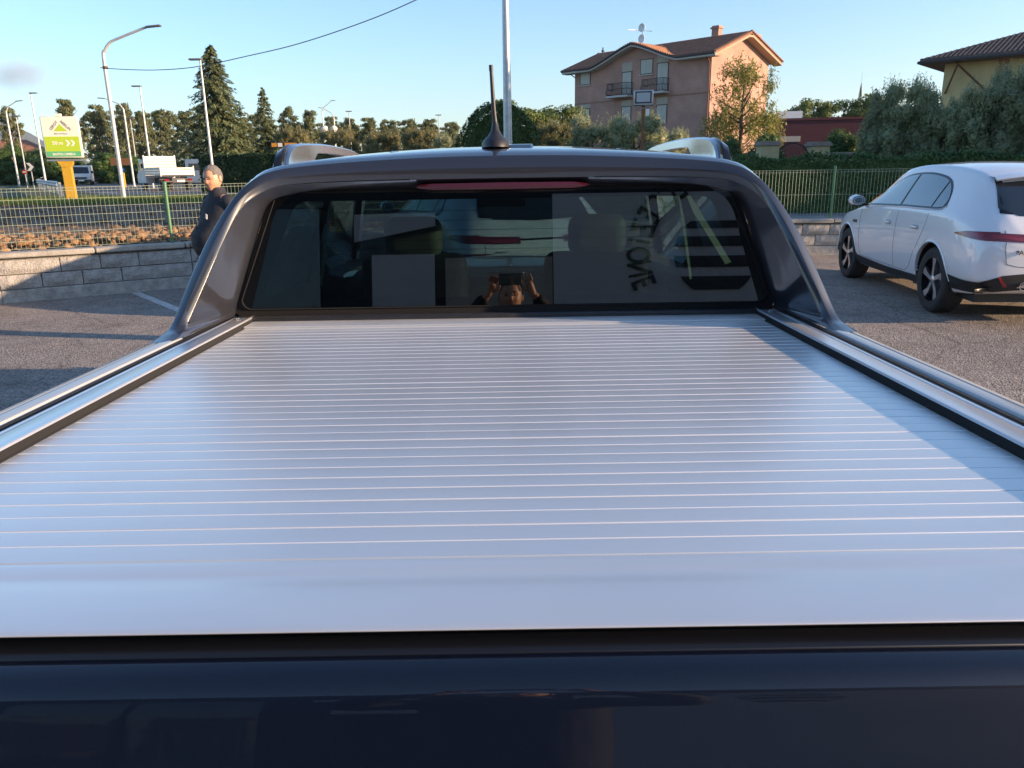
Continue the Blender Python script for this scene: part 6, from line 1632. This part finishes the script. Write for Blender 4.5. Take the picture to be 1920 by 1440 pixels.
# floodlight on a rusty post
p0, p1, pb = site(1186, 171, 22), site(1217, 197, 22), site(1204, 280, 22)
fl_ = empty('floodlight', (pb.x, 22, TZ), radians(-12), 'square floodlight panel on a rusty post before the brick house', 'floodlight')
hz = (p0.z + p1.z) / 2 - TZ; b = MB(); b.tube([(0, 0, 0), (0, 0, hz - .1)], .045, 10); b.build('post', mat('rusty_steel', (.20, .09, .045), .85, var=.3, vscale=6), fl_, smooth=True)
b = MB(); b.box((0, -.05, hz), (.52, .14, .40)); hd = b.build('housing', M_galv, fl_, bevel=.025)
b = MB(); b.box((0, -.127, hz + .01), (.43, .012, .30)); b.build('gasket', M_black, hd); b = MB(); b.box((0, -.136, hz + .01), (.36, .008, .235)); b.build('lens', mat('frosted_lens', (.42, .45, .46), .25, coat=.6), hd)
b = MB(); b.tube([(-.24, -.05, hz - .2), (-.2, -.05, hz - .26), (.2, -.05, hz - .26), (.24, -.05, hz - .2)], .018, 6); b.build('bracket', M_galv, hd)
b = MB(); b.box2((.07, -.05, hz - .45), (.16, .05, hz - .25)); b.build('junction_box', M_white, fl_)
# guard rail
gp = [(-20.6, 36.5), (-25.6, 45.5), (-38.6, 65.5), (-61, 105), (-76, 130)]
gr = empty('guard_rail', (-20.6, 36.5, TZ), 0, 'galvanised guard rail curving along the road left of the billboard', 'guard rail')
b = MB(); rows = []
for i, p in enumerate(resample(gp, 40)):
    rows.append([(p[0] + 20.6 + o_, p[1] - 36.5 + o_ * .5, z) for o_, z in ((0, .44), (-.06, .50), (-.06, .54), (0, .59), (0, .62), (-.06, .67), (-.06, .71), (0, .76))])
b.grid(rows); b.build('beam', M_galv, gr, smooth=30)
for p in resample(gp, 34):
    b = MB(); b.box((p[0] - -20.6 + .08, p[1] - 36.5, .36), (.1, .06, .72)); b.build('post', M_galv, gr)

# ------------------------------------------------------------------ vehicles on the road
M_twhite = mat('dusty_white_paint', (.62, .60, .56), .5, var=.1, vscale=2); M_bedalu = mat('dropside_alu', (.50, .49, .46), .5, .3, var=.15, vscale=3); M_vglass = mat('van_glass', (.02, .025, .03), .08, coat=.8)
tt = empty('tipper_truck', (site(336, 352, 52.5).x, 52.5, TZ), radians(42), 'white dropside tipper truck seen from behind on the road', 'truck')
def vbox(nm, a, c, m, par, bev=.02):
    q = MB(); q.box2(a, c); return q.build(nm, m, par, bevel=bev)
# heading +y, rear at y 0
for k in range(3): vbox('tailboard_plank', (-1.05, -.03, .98 + k * .16), (1.05, .02, 1.13 + k * .16), M_bedalu, tt, .012)
for s in (-1, 1):
    for k in range(3): vbox('side_plank', (s * 1.04, .05, .98 + k * .16), (s * 1.09, 3.0, 1.13 + k * .16), M_bedalu, tt, .012)
    vbox('corner_post', (s * 1.03, -.05, .9), (s * 1.10, .05, 1.55), M_bedalu, tt, .01)
    vbox('headboard_post', (s * .98, 3.02, .95), (s * 1.06, 3.12, 2.28), M_twhite, tt, .01)
    o = vbox('tail_lamp', (s * .62, -.12, .62), (s * .88, -.06, .74), M_red if s < 0 else M_dred, tt, .008)
    vbox('mud_flap', (s * .60, .62, .22), (s * .98, .66, .75), M_black, tt, .005)
    vbox('cab_mirror', (s * 1.12, 4.25, 1.45), (s * 1.25, 4.32, 1.75), M_black, tt, .02)
for k in range(4): vbox('headboard_plank', (-.98, 3.04, 1.48 + k * .19), (.98, 3.10, 1.65 + k * .19), M_bedalu, tt, .012)
vbox('load_floor', (-1.03, 0.02, .88), (1.03, 3.05, .96), M_black, tt); vbox('chassis', (-.42, -.05, .45), (.42, 4.4, .80), M_black, tt)
vbox('rear_bar', (-.95, -.1, .52), (.95, -.02, .64), M_black, tt); vbox('number_plate', (-.12, -.125, .55), (.38, -.105, .66), M_white, tt, .004)
q = MB(); q.prism([(3.2, .45), (5.0, .45), (5.0, .95), (4.7, 1.2), (4.35, 1.95), (4.2, 2.02), (3.3, 2.02), (3.2, 1.95)], 'x', -.98, .98); cabv = q.build('cab', M_twhite, tt, bevel=.05)
vbox('rear_cab_window', (-.6, 3.18, 1.4), (.6, 3.195, 1.85), M_vglass, cabv, .01)
for s in (-1, 1):
    q = MB(); q.prism([(3.5, 1.25), (4.55, 1.25), (4.25, 1.85), (3.5, 1.85)], 'x', s * .985, s * .992); q.build('side_window', M_vglass, cabv)
txt('CIPRIANI', .17, .55, 1.34, M_grey, tt, -.036, 0, .003, 'lettering')
for s in (-1, 1):
    for y in (.75, 4.1): wheel(tt, (s * .85, y, .36), .36, .24, s, M_dalloy, M_galv)
vn = empty('white_van', (site(157, 345, 84).x, 84, TZ), radians(180 + 24), 'white van driving towards us right of the billboard post', 'van')
q = MB(); q.prism([(-2.6, .35), (2.3, .35), (2.35, .85), (2.1, 1.12), (1.55, 1.85), (1.35, 1.95), (-2.5, 1.98), (-2.62, 1.8)], 'x', -.93, .93); vb = q.build('body', M_twhite, vn, bevel=.07)
q = MB(); q.raw([(-.80, 2.10, 1.16), (.80, 2.10, 1.16), (.70, 1.62, 1.80), (-.70, 1.62, 1.80)], [(0, 1, 2, 3)]); q.build('windscreen', M_vglass, vb)
vbox('grille', (-.55, 2.35, .62), (.55, 2.375, .80), M_black, vb, .01); vbox('bumper', (-.93, 2.30, .35), (.93, 2.42, .55), M_black, vb, .03); vbox('number_plate', (-.26, 2.42, .40), (.26, 2.435, .51), M_white, vb, .004)
for s in (-1, 1):
    vbox('head_lamp', (s * .62, 2.30, .72), (s * .90, 2.37, .92), M_clear, vb, .02); vbox('door_mirror', (s * .98, 1.55, 1.15), (s * 1.14, 1.65, 1.40), M_black, vb, .03)
    q = MB(); q.prism([(.7, 1.2), (1.85, 1.2), (1.4, 1.75), (.7, 1.75)], 'x', s * .932, s * .938); q.build('side_window', M_vglass, vb)
    for y in (-1.5, 1.5): wheel(vn, (s * .82, y, .33), .33, .2, s, M_dalloy, M_alloy)
def far_car(px, D, ang, m, label):
    r = empty('far_car', (site(px, 330, D).x, D, TZ), ang, label, 'car'); me = body_me.copy(); me.materials.clear(); me.materials.append(m); me.polygons.foreach_set('use_smooth', [True] * len(me.polygons)); bo = link('body', me, None, r)
    for o in suv.children[0].children:
        if o.data and o.data.materials and o.data.materials[0] in (M_carglass,):
            c = o.copy(); COL.objects.link(c); c.parent = bo
    for o in suv.children:
        if o.name.startswith('wheel'):
            c = o.copy(); COL.objects.link(c); c.parent = r
    return r
far_car(67, 100, radians(205), M_wpaint, 'small pale car far off beside the chevron sign')
far_car(186, 98, radians(60), paint('dark_car_paint', (.02, .02, .025)), 'small dark car just right of the white van')
wv = empty('white_van', (site(397, 330, 60).x, 60, TZ), radians(75), 'white van end glimpsed right of the standing man before the hedge', 'van')
vbox('body', (-.95, -2.2, .35), (.95, 1.5, 2.05), M_twhite, wv, .08); vbox('window', (-.96, -1.9, 1.25), (.96, 1.2, 1.75), M_vglass, wv, .02)
for s in (-1, 1):
    for y in (-1.4, 1.2): wheel(wv, (s * .84, y, .33), .33, .2, s, M_dalloy, M_alloy)

# ------------------------------------------------------------------ hill, cloud, air
b = MB(); rows = []
hx = np.linspace(-4600, -300, 44)
def ridge(x):
    t = (x + 3020) / 330.0
    return 330 * math.exp(-t * t) + 60 * math.exp(-((x + 3900) / 700.0) ** 2) + 20 * math.exp(-((x + 1900) / 900.0) ** 2) + 8 * sin(x / 60.0) + 5 * sin(x / 23.0)
for y, k in ((4200, 0), (4350, .35), (4550, .72), (4750, 1.0), (5000, .8), (5300, 0)):
    rows.append([(x, y + 50 * sin(x / 210.0), TZ - 2 + max(0, ridge(x)) * k * (1 + .04 * sin(x / 90.0 + y))) for x in hx])
b.grid(rows); tag(b.build('hill', mat('wooded_hill', (.045, .06, .045), .95, var=.3, vscale=.006), smooth='all'), kind='structure')
sign_on_showroom(4.75, 3.98, 1.75)
hzb = MB(); hzb.box2((-5450, -5450, -1.3), (5450, 5450, 420)); hob = hzb.build('haze', None)
hm_ = bpy.data.materials.new('air'); hm_.use_nodes = True; nn_ = hm_.node_tree.nodes; nn_.remove(nn_['Principled BSDF'])
pv = nn_.new('ShaderNodeVolumePrincipled'); pv.inputs['Color'].default_value = (.80, .87, 1.0, 1); pv.inputs['Density'].default_value = 0.8e-4; pv.inputs['Anisotropy'].default_value = .25
hm_.node_tree.links.new(pv.outputs[0], nn_['Material Output'].inputs['Volume']); hob.data.materials.append(hm_); tag(hob, 'pale afternoon haze between here and the hill', 'haze', kind='stuff')
hob.display_type = 'WIRE'
# small cloud low on the left
p = site(28, 141, 6500); cl = MB()
ci = bmesh.new(); bmesh.ops.create_icosphere(ci, subdivisions=3, radius=1)
for v in ci.verts: v.co = Vector((v.co.x * 330, v.co.y * 260, v.co.z * 150))
cme = bpy.data.meshes.new('cloud'); ci.to_mesh(cme); ci.free(); clo = link('cloud', cme); clo.location = p
cm_ = bpy.data.materials.new('cloud_vapour'); cm_.use_nodes = True; N = cm_.node_tree.nodes; L = cm_.node_tree.links; N.remove(N['Principled BSDF'])
pv = N.new('ShaderNodeVolumePrincipled'); pv.inputs['Color'].default_value = (.95, .95, .97, 1); pv.inputs['Anisotropy'].default_value = .2
tc = N.new('ShaderNodeTexCoord'); nz = N.new('ShaderNodeTexNoise'); nz.inputs['Scale'].default_value = .0075; nz.inputs['Detail'].default_value = 5; L.new(tc.outputs['Object'], nz.inputs['Vector'])
mp = N.new('ShaderNodeMapping'); mp.inputs['Scale'].default_value = (1 / 330, 1 / 260, 1 / 150); L.new(tc.outputs['Object'], mp.inputs[0])
ln = N.new('ShaderNodeVectorMath'); ln.operation = 'LENGTH'; L.new(mp.outputs[0], ln.inputs[0])
m1 = N.new('ShaderNodeMath'); m1.operation = 'MULTIPLY_ADD'; m1.inputs[1].default_value = -1.0; m1.inputs[2].default_value = .50; L.new(ln.outputs['Value'], m1.inputs[0])
m2 = N.new('ShaderNodeMath'); m2.operation = 'ADD'; L.new(m1.outputs[0], m2.inputs[0]); L.new(nz.outputs[0], m2.inputs[1])
m3 = N.new('ShaderNodeMath'); m3.operation = 'MULTIPLY'; m3.use_clamp = False; m3.inputs[1].default_value = .0042; 
m4 = N.new('ShaderNodeMath'); m4.operation = 'MAXIMUM'; m4.inputs[1].default_value = 0; L.new(m2.outputs[0], m4.inputs[0]); L.new(m4.outputs[0], m3.inputs[0]); L.new(m3.outputs[0], pv.inputs['Density'])
L.new(pv.outputs[0], N['Material Output'].inputs['Volume']); cme.materials.append(cm_); tag(clo, 'small soft grey-pink cloud low in the sky at the left', 'cloud')
